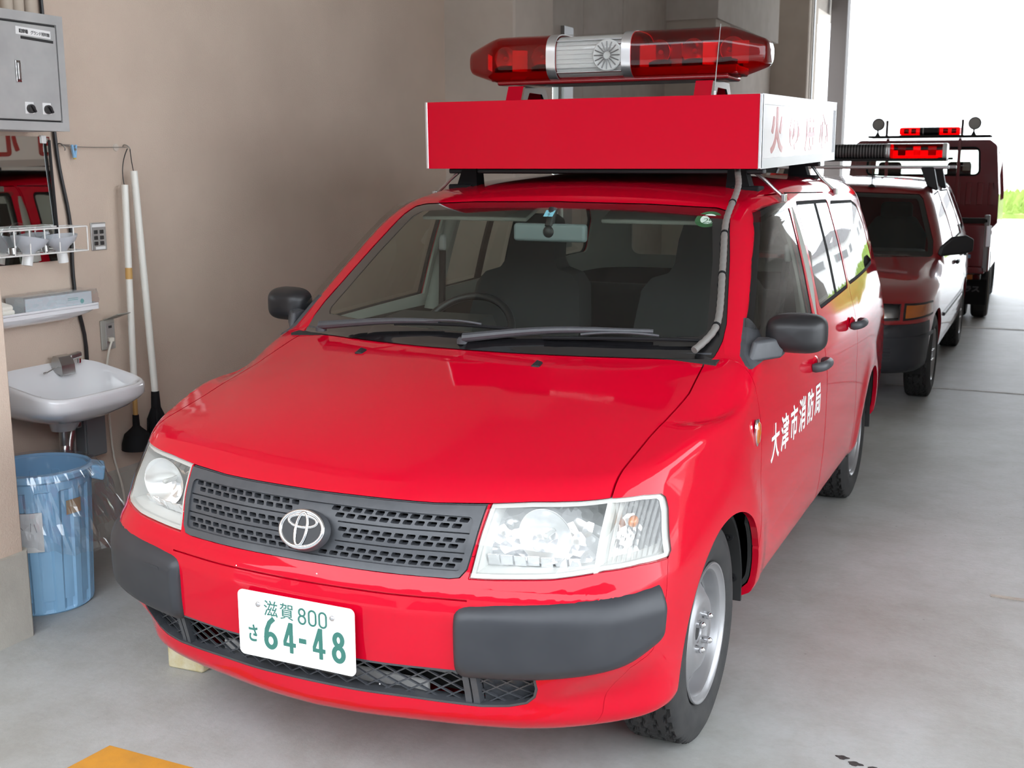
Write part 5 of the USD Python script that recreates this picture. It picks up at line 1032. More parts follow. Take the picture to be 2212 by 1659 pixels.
spk = [tube([(0, .0, 0), (.17 * math.cos(a), 0, .17 * math.sin(a))], .012, 8) for a in (0.1, np.pi - .1, -np.pi / 2)]
swp = obj('steering_wheel', xf([sw], rx=-.75, at=SWc), 'black_plastic', VAN, smooth=60)
obj('wheel_spokes', xf(spk + [ell((0, 0, 0), (.06, .025, .06))], rx=-.75, at=SWc), 'black_plastic', swp)
obj('steering_column', tube([SWc, SWc + (0, -.2, -.16)], .03, 14), 'trim_dark', VAN)
def seat(xc):
    prof_b = soft(Polygon([(-.235, .58), (-.245, .90), (-.225, 1.06), (-.19, 1.105), (-.125, 1.125), (-.105, 1.16), (-.10, 1.25), (-.085, 1.315), (-.05, 1.335), (.05, 1.335), (.085, 1.315), (.10, 1.25), (.105, 1.16), (.125, 1.125), (.19, 1.105), (.225, 1.06), (.245, .90), (.235, .58)]), .02)
    b = ext(prof_b, 'y', -.055, .055)
    b = tm(b).subdivide_to_size(.05); v = b.vertices.copy()
    v[:, 1] = v[:, 1] * np.clip(1.25 - .5 * np.clip(v[:, 2] - 1.05, 0, 1) * 2, .5, 1.2) + .26 * (v[:, 2] - .58) + 2.06; v[:, 0] += xc
    sp = obj('front_seat', trimesh.Trimesh(v, b.faces, process=False), 'seat_cloth', VAN, smooth=50)
    obj('seat_cushion', rb(xc - .245, xc + .245, 1.62, 2.12, .47, .62, .06, 4), 'seat_cloth', sp)
for xc in (-.355, .355): seat(xc)
obj('rear_bench', [rb(-.60, .60, 3.02, 3.14, .55, .98, .05, 4)], 'seat_cloth', VAN)
obj('load_floor', bx(-.74, .74, 1.0, 4.05, .44, .47), 'trim_dark', VAN)
obj('centre_console', rb(-.10, .10, 1.45, 2.0, .45, .62, .03), 'trim_dark', VAN)
for s in (1, -1):
    bp = obj('inner_pillar', [tube(spline([(s * .775, 2.07, .95), (s * .74, 2.08, 1.15), (s * .665, 2.09, 1.37)], 12), .035, 12)], 'trim_grey', VAN)
    ba = obj('belt_anchor', rb(s * .70 - .014, s * .70 + .014, 2.035, 2.062, 1.19, 1.255, .01), 'lamp_grey', bp)
    obj('belt_strap', tube([(s * .695, 2.04, 1.19), (s * .68, 2.0, .95), (s * .66, 1.96, .65)], [.014, .014, .014], 6), 'black_rubber', bp)
rm = obj('rear_view_mirror', Manifold.batch_hull([Manifold.sphere(.012, 16).translate(p) for p in [(x, y, z) for x in (-.115, .125) for y in (1.505, 1.515) for z in (1.288, 1.325)]]), 'mirror_back', VAN)
obj('mirror_stalk', [tube([(.005, 1.50, 1.325), (.005, 1.535, 1.385)], .016, 12), ell((.005, 1.50, 1.31), (.022, .018, .022), 2)], 'black_plastic', rm)
for s in (1, -1): obj('sun_visor', xf(rb(s * .14, s * .56, -.10, .10, -.008, .008, .006), rx=.32, at=(0, 1.73, 1.372)), 'trim_grey', VAN)
# roof rack, sign box
ZB = lambda y: 1.517 + .0246 * (y - 1.82)
def rz_(x, y): return float(RZ(y) - .085 * x * x)
for y in (1.98, 3.02):
    bar = obj('roof_bar', rb(-.62, .62, y - .022, y + .022, ZB(y) - .022, ZB(y) - .002, .006), 'black_plastic', VAN)
    for s in (1, -1):
        zf = rz_(.56, y)
        foot = Manifold.batch_hull([B_(-.045, .045, -.035, .035, 0, .004).translate((s * .535, y, zf - .012)), B_(-.03, .03, -.03, .03, 0, .004).translate((s * .525, y, ZB(y) - .006))])
        ft = obj('rack_foot', foot, 'black_rubber', bar)
        obj('foot_base', rb(s * .56 - .05, s * .56 + .05, y - .045, y + .045, rz_(.6, y) - .012, rz_(.6, y) + .012, .006), 'black_rubber', bar)
        cl_ = [(s * .58, y, ZB(y) - .012), (s * .625, y, 1.475), (s * .655, y, 1.447), (s * .678, y, 1.428), (s * .69, y, 1.415)]
        obj('rack_clamp', [tube(cl_, .0065, 8), rb(s * .69 - .007, s * .69 + .007, y - .02, y + .02, 1.405, 1.432, .003)], 'pipe_metal', bar)
rp = math.atan(.0246)
tiltbox = lambda m: xf(m, rx=rp, about=(0, 1.82, 1.517))
BXh, y0b, y1b, z0b, z1b = .642, 1.82, 3.245, 1.517, 1.765
sg = obj('sign_box', tiltbox([bx(-BXh + .014, BXh - .014, y0b + .010, y1b - .010, z0b + .004, z1b - .004)]), 'trim_dark', VAN)
obj('front_panel', tiltbox(rb(-BXh + .010, BXh - .010, y0b - .001, y0b + .008, z0b + .001, z1b - .001, .001)), 'red_panel', sg)
obj('back_panel', tiltbox(rb(-BXh + .010, BXh - .010, y1b - .008, y1b + .001, z0b + .001, z1b - .001, .001)), 'red_panel', sg)
for s in (1, -1):
    ring = sbox(y0b, z0b, y1b, z1b).difference(soft(sbox(y0b + .022, z0b + .034, y1b - .022, z1b - .034), .002))
    obj('sign_frame', tiltbox(ext(ring, 'x', s * BXh, s * (BXh - .012))), 'aluminium', sg)
    obj('corner_profile', tiltbox(rb(s * BXh, s * (BXh - .011), y0b - .003, y0b + .012, z0b, z1b, .003)), 'aluminium', sg); obj('corner_profile', tiltbox(rb(s * BXh, s * (BXh - .012), y1b - .012, y1b + .003, z0b, z1b, .003)), 'aluminium', sg)
    sp = obj('sign_panel', tiltbox(ext(sbox(y0b + .02, z0b + .032, y1b - .02, z1b - .032), 'x', s * (BXh - .006), s * (BXh - .011))), 'white_acrylic', sg)
    for i, c in enumerate('火の用心'):
        g = affinity.scale(glyph(c, 4.5), .00128, .00104, origin=(0, 0)); yy = y0b + .155 + .305 * i
        g = affinity.translate(g, yy, z0b + .124 + .0 - .010)
        if s < 0: g = affinity.scale(g, -1, 1, origin=((y0b + y1b) / 2, 0))
        obj('sign_letter', tiltbox(ext(g, 'x', s * (BXh - .0062), s * (BXh - .0050))), 'red_letter', sg)
# light bar
LX0, LX1, LY, LZ = -.605, .578, 2.18, 1.932
def lsec(x, sx_, sz_, zo=0.0, n=64):
    a = np.linspace(0, 2 * np.pi, n, endpoint=False) + np.pi / n; c_, s_ = np.cos(a), np.sin(a)
    yy = LY + .145 * sx_ * np.sign(c_) * np.abs(c_) ** .62; zz = LZ + zo + .090 * sz_ * np.sign(s_) * np.abs(s_) ** .62
    return np.stack([np.full(n, x), yy, zz], -1)
def lens_loft(xa, xb):
    """from the silver band (xa) out to the pointed tip (xb)"""
    d = np.sign(xb - xa); L = abs(xb - xa); R = []
    for u in list(np.linspace(0, L - .145, 8)) + [L - .12, L - .09, L - .06, L - .03, L - .012, L - .003, L]:
        e_ = np.clip((u - (L - .14)) / .14, 0, 1); f_ = 1 - .50 * e_ ** 1.25 - (.10 * max(0, (u - (L - .012)) / .012) ** 2); g_ = 1 - .52 * e_ ** 1.1 - (.12 * max(0, (u - (L - .012)) / .012) ** 2)
        R.append(lsec(xa + d * u, f_, g_, -.004 * e_))
    return loft(R)
lbp = obj('light_bar', [rb(-.47, .45, LY - .095, LY + .095, LZ - .096, LZ - .078, .008), rb(-.50, .48, LY - .09, LY + .09, LZ - .080, LZ - .045, .008)], 'dark_red_paint', VAN)
obj('red_dome', lens_loft(-.222, LX0), 'lens_red', lbp, smooth=28)
obj('red_dome', lens_loft(.078, LX1), 'lens_red', lbp, smooth=28)
obj('clear_dome', loft([lsec(x, 1.0, .985) for x in np.linspace(-.222, .078, 5)]), 'lens_clear', lbp, smooth=28)
def band(xa, xb, k=1.012):
    o = [lsec(xa, k, k), lsec(xb, k, k)]; i_ = [lsec(xb, .97, .97), lsec(xa, .97, .97)]
    return loft(o + i_ + [o[0]], cap=False)
for xa, xb in ((-.240, -.204), (.060, .096)): obj('silver_band', band(xa, xb), 'aluminium', lbp, smooth=28)
obj('speaker_body', loft([lsec(x, .90, .90) for x in np.linspace(-.205, .062, 4)]), 'lamp_grey', lbp, smooth=28)
obj('speaker_louvre', [loft([lsec(-.20, .93, .05, z), lsec(.058, .93, .05, z)]) for z in np.arange(-.058, .07, .0165)], 'aluminium', lbp)
obj('speaker_horn', lathe([(.012, 0), (.02, .004), (.036, .006), (.054, .004), (.058, -.004), (.054, -.008), (.03, -.005), (.0, -.004)], 32, 'y', (.005, LY - .138, LZ - .002)), 'lamp_grey', lbp)
obj('horn_rib', [tube([(.005 + .014 * math.cos(a), LY - .146, LZ - .002 + .014 * math.sin(a)), (.005 + .050 * math.cos(a), LY - .146, LZ - .002 + .050 * math.sin(a))], .0024, 6) for a in np.arange(16) * 2 * np.pi / 16], 'window_frame_grey', lbp)
def rotator(x):
    rt_ = obj('rotating_lamp', [lathe([(0, 0), (.05, 0), (.05, .02), (.03, .03), (0, .03)], 28, 'z', (x, LY, LZ - .045))], 'black_plastic', lbp)
    obj('lamp_mirror', [xf(lathe([(.004, 0), (.02, .006), (.036, .020), (.046, .038), (.044, .039), (.034, .022), (.018, .009), (.003, .004)], 28, 'y'), rz=.5 * math.sin(x * 20) + np.pi, at=(x, LY + .02, LZ + .012))], 'reflector', lbp)
    obj('lamp_bulb', [ell((x, LY - .012, LZ + .012), (.009, .014, .009), 2)], 'lamp_white', lbp)
for x in (-.47, -.31, .17, .30, .43): rotator(x)
obj('mirror_plate', [xf(bx(-.03, .03, -.0015, .0015, -.04, .04), rz=a, at=(x, LY - .03, LZ)) for x, a in ((-.40, .6), (-.265, -.4), (.125, .5), (.235, -.5), (.365, .6), (.475, .2))], 'reflector', lbp)
obj('end_mirror', [xf(bx(-.0015, .0015, -.05, .05, -.03, .03), rz=.3 * s, at=(x, LY, LZ)) for x, s in ((-.545, 1), (.525, -1))], 'reflector', lbp)
for x in (-.385, .365):
    arcp = soft(Polygon([(LY - .13, z1b + .004), (LY - .10, LZ - .10), (LY + .10, LZ - .10), (LY + .13, z1b + .02), (LY + .085, z1b + .02), (LY + .06, LZ - .125), (LY - .06, LZ - .125), (LY - .085, z1b + .006)]), .006)
    br = obj('bar_bracket', ext(arcp, 'x', x - .032, x + .032), 'red_paint', lbp)
    obj('bracket_side', ext(arcp.buffer(-.001), 'x', x + .032, x + .040), 'chrome', lbp)
obj('whip_aerial', [tube([(.437, 1.95, z1b + .004), (.446, 1.95, 1.90), (.4535, 1.95, 2.01)], [.0022, .0018, .0014], 6), cyl((.437, 1.95, z1b), (.437, 1.95, z1b + .02), .007, 12)], 'pipe_metal', VAN)
# small blemishes: stone chips on the bumper
obj('paint_chip', [ell((x, float(NZ(z) + NX(abs(x))) - .0002, z), (.0022, .0008, .0018), 1) for x, z in ((-.19, .575), (.21, .345), (.045, .59))], 'label_white', bumper)
obj('side_spoiler', [rb(s * .70 - .002, s * .70 + .002, 1.2, 1.3, .262, .266, .001) for s in (1, -1)], 'trim_dark', VAN)
# ------------------------------------------------------------------ the dark red wagon behind the van
CX, CY = .07, 5.20
W2 = prof([.0, .18, .3, .5, .7, .85, .93, 1.1, 1.3, 1.5], [.74, .78, .812, .832, .828, .81, .79, .735, .655, .58], .03)
N2 = prof([0, .3, .5, .62, .70, .76, .80, .83, .86, 1.2], [0, .015, .05, .10, .16, .26, .40, .62, 1.1, 6], .02)
Z2 = prof([0, .2, .27, .33, .5, .545, .56, .68, .73, 1.0], [.10, .05, .012, 0, 0, .02, .05, .075, .12, .4], .006)
H2 = prof([-.2, .1, .2, .5, .9, 1.3, 4.3], [.55, .70, .735, .81, .885, .935, .95], .03)
R2 = prof([.8, 1.6, 1.85, 2.2, 2.8, 3.6, 4.3], [1.24, 1.345, 1.385, 1.425, 1.44, 1.43, 1.37], .05)
def F2(p):
    x = np.abs(p[:, 0] - CX); y = p[:, 1] - CY; z = p[:, 2]
    side = (x - W2(z) + .04 * sst(3.2, 4.3, y)) / 1.03; e_ = .004
    dn = (N2(x + e_) - N2(x - e_)) / (2 * e_); dz = (Z2(z + e_) - Z2(z - e_)) / (2 * e_)
    nose = (Z2(z) + N2(x) - y) / np.sqrt(1 + dn ** 2 + dz ** 2)
    hood_ = z - H2(y) + .03 * (x / .7) ** 2
    ws = (1.13 + 1.40 * (z - .93) + .22 * x * x - y) / 1.75
    roof = z - R2(y) + .10 * x * x
    top = smin(hood_, smax(ws, roof, .05), .008)
    f = smax(side, nose, .05 - .045 * sst(.5, 1.0, y)); f = smax(f, y - 4.10 + .5 * np.clip(z - .9, 0, 1) ** 1.5 + .06 * x * x, .12)
    f = smax(f, top, .12 - .05 * sst(.9, 1.3, y)); return smax(f, .24 - z, .05)
G2 = Grid(F2, (CX - .92, CY - .1, .12), (CX + .92, CY + 4.3, 1.55), .045)
A0, A1 = G2.iso(0.0, .0005), G2.iso(-.02, .0005)
Ag, Ag2 = G2.iso(-.004, .0005), G2.iso(-.009, .0005)
WAG = thing('estate_car', (CX, CY + 2.1, 0), 'dark red estate car with black bumper and roof light bar, behind the bright red van', 'car')
T2 = lambda p: affinity.translate(p, CX, 0)
ws2 = soft(Polygon([(-.735, .90), (-.72, 1.0), (-.60, 1.285), (-.565, 1.318), (0, 1.335), (.565, 1.318), (.60, 1.285), (.72, 1.0), (.735, .90)]), .02)
s2f = soft(Polygon([(1.38, .945), (1.95, 1.315), (2.35, 1.335), (2.32, .955)]), .02); s2r = soft(Polygon([(2.42, .955), (2.45, 1.335), (3.15, 1.33), (3.12, .97)]), .02); s2q = soft(Polygon([(3.22, .975), (3.24, 1.325), (3.62, 1.30), (3.80, 1.0)]), .02)
Sd2 = lambda p: ext(affinity.translate(p, CY, 0), 'x', CX - 1.1, CX - .4) + ext(affinity.translate(p, CY, 0), 'x', CX + .4, CX + 1.1)
Fr2 = lambda p, a=-.2, b=.6: ext(T2(p), 'y', CY + a, CY + b)
Ws2 = lambda p: ext(T2(p), 'y', CY + 1.0, CY + 2.0)
bump2 = Polygon([(-1, .1), (1, .1), (1, .553), (-1, .553)])
hl2 = Polygon([(.36, .57), (.655, .575), (.655, .675), (.36, .685)]); am2 = Polygon([(.672, .572), (.835, .58), (.832, .66), (.80, .672), (.672, .678)]); gr2 = Polygon([(-.34, .57), (.34, .57), (.34, .685), (-.34, .685)])
arch2 = [ext(affinity.translate(arch(CY + yc, .315), 0, -.005), 'x', CX + s * .52, CX + s * 1.1) for yc in (.80, 3.20) for s in (1, -1)]
op2 = Manifold.batch_boolean([Ws2(ws2), Sd2(s2f), Sd2(s2r), Sd2(s2q), Fr2(gr2)] + [Fr2(q) + Fr2(affinity.scale(q, -1, 1, origin=(0, 0))) for q in (hl2, am2)] + arch2, m3.OpType.Add)
sh2 = (A0 - A1) - op2
B2 = ext(T2(bump2), 'y', CY - .2, CY + .50)
vp2 = lambda n, M, m, par=None: obj(n, M, m, par or WAG, surf=True)
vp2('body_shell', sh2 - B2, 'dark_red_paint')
bmp = vp2('front_bumper', sh2 ^ ext(T2(bump2.buffer(-.002)), 'y', CY - .2, CY + .498), 'grey_bumper')
vp2('bumper_rib', (G2.iso(.008, .0005) - A0) ^ (Fr2(sbox(-.9, .455, .9, .475)) + Fr2(unary_union([sbox(-.62, .330 + .022 * i, .62, .341 + .022 * i) for i in range(4)]))), 'grey_bumper', bmp)
wg = vp2('windscreen', (Ag - Ag2) ^ Ws2(ws2.buffer(-.035)), 'dark_glass')
vp2('black_border', (Ag - Ag2) ^ Ws2(ws2.buffer(-.001).difference(ws2.buffer(-.035))), 'frit', wg)
for q in (s2f, s2r, s2q):
    for s in (1, -1):
        hs = Manifold.cube((2, 10, 3)).translate((CX if s > 0 else CX - 2, 4, -1))
        g_ = vp2('side_window', ((Ag - Ag2) ^ Sd2(q.buffer(-.014))) ^ hs, 'dark_glass')
        vp2('window_seal', ((Ag - Ag2) ^ Sd2(q.buffer(-.001).difference(q.buffer(-.014)))) ^ hs, 'black_rubber', g_)
dp2, dp2b = G2.iso(-.06, .0005), G2.iso(-.066, .0005)
for s in (1, -1):
    q = hl2 if s > 0 else affinity.scale(hl2, -1, 1, origin=(0, 0)); qa = am2 if s > 0 else affinity.scale(am2, -1, 1, origin=(0, 0))
    hp = vp2('headlamp', (A0 - Ag) ^ Fr2(q.buffer(-.001)), 'lens_clear'); vp2('reflector', (dp2 - dp2b) ^ Fr2(q), 'reflector', hp)
    obj('reflector_bowl', lathe([(.05 * u, -.03 * u * u) for u in np.linspace(.1, 1, 7)] + [(.0, .004)], 28, 'y', (CX + s * .52, CY + .16, .628), close=False), 'reflector', hp)
    vp2('lamp_frame', (A0 - dp2) ^ Fr2(q.buffer(-.0005).difference(q.buffer(-.009))), 'black_plastic', hp)
    ap = vp2('turn_signal', (A0 - Ag2) ^ Fr2(qa.buffer(-.001).buffer(-.012)), 'amber_lens'); vp2('lamp_frame', (A0 - Ag2) ^ Fr2(qa.buffer(-.001).difference(qa.buffer(-.012))), 'black_plastic', ap)
slat2 = unary_union([sbox(-.33, .585 + .020 * i, .33, .592 + .020 * i) for i in range(5)])
vp2('grille', (A0 - Ag2) ^ Fr2(gr2.buffer(-.001).difference(gr2.buffer(-.012)).union(slat2)), 'black_plastic')
obj('radiator', bx(CX - .5, CX + .5, CY + .25, CY + .28, .3, .68), 'trim_dark', WAG)
obj('underbody', bx(CX - .6, CX + .6, CY + .2, CY + 3.9, .25, .28), 'trim_dark', WAG)
for s in (1, -1):
    ln = lambda p, a: ext(affinity.translate(p, CY, 0), 'x', CX + s * .52, CX + s * .77)
    for yc in (.80, 3.20): obj('wheel_arch_liner', [tm(ln(affinity.translate(arch(yc, .319).difference(arch(yc, .311)).intersection(sbox(yc - 1, .2, yc + 1, 1)), 0, -.005), 0))], 'trim_dark', WAG)
    m_ = Manifold.batch_hull([Manifold.sphere(.018, 14).translate(p) for p in [(CX + s * x, CY + 1.30 + .5 * (x - .85), z) for x, z in ((.78, .92), (.79, .96), (.85, 1.02), (.93, 1.03), (.965, 1.01), (.965, .95), (.92, .935))]] + [Manifold.sphere(.01, 12).translate((CX + s * x, CY + 1.40, z)) for x, z in ((.84, .95), (.955, .95), (.955, 1.015), (.86, 1.015))])
    obj('wing_mirror', m_, 'black_plastic', WAG)
    for yc, zc in ((2.20, .80), (3.0, .81)): obj('door_handle', rb(CX + s * .820, CX + s * .845, CY + yc - .07, CY + yc + .07, zc - .016, zc + .016, .01), 'black_plastic', WAG)
    obj('side_moulding', rb(CX + s * .828, CX + s * .843, CY + 1.16, CY + 2.85, .50, .525, .006), 'grey_bumper', WAG)
    WM2 = wheel_meshes(0, 0, .282, .16, .172) if s > 0 else WM2
    for yc in (.80, 3.20): put_wheel(WAG, s, .815 + (CX if s > 0 else -CX), CY + yc, .282, 0, WM2)
obj('dashboard', rb(CX - .66, CX + .66, CY + 1.25, CY + 1.62, .60, .93, .04), 'trim_dark', WAG)
for xc in (-.34, .34):
    sp_ = obj('front_seat', Manifold.batch_hull([Manifold.sphere(.05, 16).translate((CX + xc + x, CY + y, z)) for x, y, z in ((-.18, 2.20, .55), (.18, 2.20, .55), (-.19, 2.32, .98), (.19, 2.32, .98), (-.12, 2.35, 1.08), (.12, 2.35, 1.08))]), 'seat_cloth', WAG)
    obj('headrest', rb(CX + xc - .12, CX + xc + .12, CY + 2.33, CY + 2.42, 1.08, 1.24, .035), 'seat_cloth', sp_)
obj('load_floor', bx(CX - .7, CX + .7, CY + 1.2, CY + 3.9, .40, .43), 'trim_dark', WAG)
obj('steering_wheel', xf([tm(ering(.18, .18, 0, .014, .014, 48))], rx=-.7, at=(CX - .34, CY + 1.72, .90)), 'black_plastic', WAG)
obj('washer_nozzle', [ell((CX + s * .28, CY + .98, .895), (.012, .02, .012), 2) for s in (1,)], 'black_plastic', WAG); obj('washer_nozzle', ell((CX - .28, CY + .98, .895), (.012, .02, .012), 2), 'black_plastic', WAG)
# roof rack and light bar of the wagon
for y in (2.05, 2.75):
    rbp = obj('roof_bar', rb(CX - .70, CX + .735, CY + y - .02, CY + y + .02, 1.497, 1.522, .008), 'aluminium', WAG)
    for s in (1, -1):
        obj('rack_foot', Manifold.batch_hull([Manifold.sphere(.012, 12).translate((CX + s * x, CY + y + dy, z)) for x, dy, z in ((.55, -.03, 1.50), (.62, -.03, 1.50), (.60, -.03, 1.375), (.655, -.03, 1.35), (.55, .03, 1.50), (.62, .03, 1.50), (.60, .03, 1.375), (.655, .03, 1.35))]), 'black_plastic', rbp)
LB2 = [CX - .62, CX + .71, CY + .55 + 1.60, 1.63]
def sec2(x, k=1.0, n=40):
    a = np.linspace(0, 2 * np.pi, n, endpoint=False) + np.pi / n; c_, s_ = np.cos(a), np.sin(a)
    return np.stack([np.full(n, x), LB2[2] + .105 * k * np.sign(c_) * np.abs(c_) ** .55, LB2[3] + .058 * k * np.sign(s_) * np.abs(s_) ** .55], -1)
lb2 = obj('light_bar', rb(LB2[0], LB2[1], LB2[2] - .09, LB2[2] + .09, 1.555, 1.578, .008), 'black_plastic', WAG)
for xa, xb in ((LB2[0] + .03, LB2[0] + .42), (LB2[1] - .42, LB2[1] - .03)):
    obj('red_dome', loft([sec2(x) for x in np.linspace(xa, xb, 4)]), 'lens_red', lb2, smooth=35)
    obj('lamp_mirror', [xf(bx(-.03, .03, -.002, .002, -.035, .035), rz=a_, at=(xa + .09 + .11 * k, LB2[2] - .03, 1.632)) for k, a_ in enumerate((.5, -.4, .2))], 'reflector', lb2)
obj('centre_speaker', loft([sec2(x, .97) for x in np.linspace(LB2[0] + .42, LB2[1] - .42, 60)]), 'black_plastic', lb2, smooth=35)
obj('speaker_rib', [loft([sec2(x, 1.0), sec2(x + .006, 1.0)]) for x in np.arange(LB2[0] + .44, LB2[1] - .44, .022)], 'window_frame_grey', lb2)
for x0, x1 in ((LB2[0], LB2[0] + .032), (LB2[1] - .032, LB2[1]), (LB2[0] + .405, LB2[0] + .44), (LB2[1] - .44, LB2[1] - .405)):
    obj('end_cap', loft([sec2(x0, .96), sec2(x0 + .006, 1.03), sec2(x1 - .006, 1.03), sec2(x1, .96)]), 'lamp_white' if x0 < LB2[0] + .01 or x1 > LB2[1] - .01 else 'aluminium', lb2, smooth=35)
obj('aerial', [tube([(CX + .22, CY + 1.78, 1.375), (CX + .22, CY + 1.80, 1.50)], .004, 6), lathe([(0, 0), (.03, 0), (.012, .02), (0, .024)], 16, 'z', (CX + .22, CY + 1.78, 1.365))], 'black_plastic', WAG)

# ------------------------------------------------------------------ the small fire truck at the back
TX, TY = .135, 10.05
TRK = thing('fire_truck', (TX, TY + 2, 0), 'small maroon fire truck seen from behind, farthest of the three vehicles', 'truck')
XL, XR = TX - .86, TX + .86
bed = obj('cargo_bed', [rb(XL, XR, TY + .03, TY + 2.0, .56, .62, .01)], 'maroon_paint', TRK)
for s in (1, -1): obj('bed_side', [rb(TX + s * .83, TX + s * .865, TY + .02, TY + 1.98, .50, .90, .012), rb(TX + s * .865, TX + s * .875, TY + .02, TY + 1.98, .86, .90, .006)], 'maroon_paint', TRK)
tg = obj('tailgate', rb(XL + .04, XR - .04, TY, TY + .035, .545, .955, .012), 'maroon_paint', TRK)
obj('tailgate_frame', ext(sbox(XL + .06, .575, XR - .08, .915).difference(soft(sbox(XL + .10, .61, XR - .16, .855), .01)), 'y', TY - .012, TY + .001), 'maroon_paint', tg)
obj('tailgate_rib', [rb(XL + .12, XR - .19, TY - .010, TY, .825, .84, .004)], 'maroon_paint', tg)
obj('tailgate_badge', bx(XR - .30, XR - .13, TY - .002, TY, .63, .665), 'peg_blue', tg)
obj('gate_top_bar', rb(XL + .02, XR - .02, TY + .0, TY + .05, .965, 1.02, .012), 'trim_dark', TRK)
for s in (1, -1): obj('corner_post', rb(TX + s * .80, TX + s * .85, TY + .0, TY + .06, .50, 1.05, .01), 'window_frame_grey', TRK); obj('gate_latch', rb(TX + s * .82, TX + s * .87, TY - .012, TY + .01, .74, .95, .008), 'aluminium', TRK)
obj('rear_sill', rb(XL + .05, XR - .03, TY + .0, TY + .10, .48, .545, .01), 'maroon_paint', TRK)
obj('chassis', [rb(TX - .35, TX - .25, TY + .05, TY + 3.1, .36, .48, .01), rb(TX + .25, TX + .35, TY + .05, TY + 3.1, .36, .48, .01)], 'trim_dark', TRK)
for s in (1, -1):
    tl = obj('tail_lamp', rb(TX + s * .56, TX + s * .80, TY + .02, TY + .09, .415, .475, .01), 'black_plastic', TRK)
    obj('amber_segment', rb(TX + s * .655, TX + s * .73, TY + .008, TY + .03, .420, .470, .008), 'amber_lens', tl); obj('white_segment', rb(TX + s * .575, TX + s * .645, TY + .008, TY + .03, .425, .468, .008), 'lamp_white', tl); obj('red_segment', rb(TX + s * .735, TX + s * .795, TY + .008, TY + .03, .420, .470, .008), 'lens_red', tl)
    fl = obj('mud_flap', rb(TX + s * .49, TX + s * .855, TY + .16, TY + .166, .16, .41, .002), 'black_rubber', TRK)
    if s > 0: obj('flap_letter', ext(affinity.translate(text_poly('トラス', .062, .075, 8, 1.25), TX + .565, .285), 'y', TY + .157, TY + .1605), 'flap_letter', fl)
    for k, xo in enumerate((.86, .66)):
        ty = trimesh.Trimesh(*(lambda q: (q.vertices, q.faces))(lathe([(.20, 0), (.25, .004), (.27, -.012), (.276, -.03), (.276, -.12), (.27, -.138), (.25, -.15), (.20, -.146), (.20, 0)], 56, 'x')), process=False)
        tp_ = obj('tyre', xf(ty if s > 0 else mirx(ty), at=(TX + s * xo, TY + .52, .276)), 'tyre_rubber', TRK, smooth=40)
        obj('wheel_rim', xf(tm(lathe([(0, -.04), (.08, -.04), (.11, -.06), (.16, -.07), (.175, -.01), (.2, -.004), (.2, -.14), (0, -.10)], 40, 'x')) if s > 0 else mirx(lathe([(0, -.04), (.08, -.04), (.11, -.06), (.16, -.07), (.175, -.01), (.2, -.004), (.2, -.14), (0, -.10)], 40, 'x')), at=(TX + s * xo, TY + .52, .276)), 'wheel_steel', tp_)
    ty = lathe([(.20, 0), (.25, .004), (.27, -.012), (.276, -.03), (.276, -.12), (.27, -.138), (.25, -.15), (.20, -.146), (.20, 0)], 56, 'x')
    obj('tyre', xf(ty if s > 0 else mirx(ty), at=(TX + s * .80, TY + 2.75, .276)), 'tyre_rubber', TRK, smooth=40)
# cab: hollow shell with real windows
cabp = soft(Polygon([(TX - .84, .42), (TX - .83, 1.2), (TX - .775, 1.74), (TX - .70, 1.80), (TX + .70, 1.80), (TX + .775, 1.74), (TX + .83, 1.2), (TX + .84, .42)]), .04)
CB0, CB1 = TY + 1.98, TY + 3.35
cab = ext(cabp, 'y', CB0, CB1) - ext(cabp.buffer(-.035), 'y', CB0 + .03, CB1 - .03)
wr = soft(Polygon([(TX - .62, 1.405), (TX - .60, 1.72), (TX + .60, 1.72), (TX + .62, 1.405)]), .06)
wfn = soft(Polygon([(TX - .73, 1.10), (TX - .68, 1.70), (TX + .68, 1.70), (TX + .73, 1.10)]), .05)
wsd = soft(Polygon([(CB0 + .35, 1.12), (CB0 + .40, 1.68), (CB1 - .12, 1.66), (CB1 - .06, 1.12)]), .04)
cab = cab - ext(wr, 'y', CB0 - .1, CB0 + .2) - ext(wfn, 'y', CB1 - .2, CB1 + .1) - ext(wsd, 'x', TX - 1, TX + 1)
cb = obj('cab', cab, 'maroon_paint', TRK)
obj('window_gasket', ext(wr.buffer(.004).difference(wr.buffer(-.018)), 'y', CB0 - .004, CB0 + .02), 'black_rubber', cb)
obj('rear_window', ext(wr.buffer(-.004), 'y', CB0 + .006, CB0 + .010), 'window_glass', cb); obj('front_window', ext(wfn.buffer(-.002), 'y', CB1 - .014, CB1 - .01), 'window_glass', cb)
for s in (1, -1): obj('side_window', ext(wsd.buffer(-.002), 'x', TX + s * .79, TX + s * .786), 'window_glass', cb)
obj('rear_rib', [rb(TX - .72 + .12 * i, TX - .66 + .12 * i, CB0 - .010, CB0 + .004, 1.08, 1.33, .008) for i in range(13)], 'maroon_paint', cb)
obj('pressed_frame', ext(cabp.buffer(-.03).difference(cabp.buffer(-.055)).intersection(sbox(-5, 1.0, 5, 2)), 'y', CB0 - .010, CB0 + .003), 'maroon_paint', cb)
obj('guard_bar', [rb(TX + .37, TX + .405, CB0 - .05, CB0 - .015, .95, 1.82, .008), rb(TX - .405, TX - .37, CB0 - .05, CB0 - .015, .95, 1.82, .008)], 'maroon_paint', TRK)
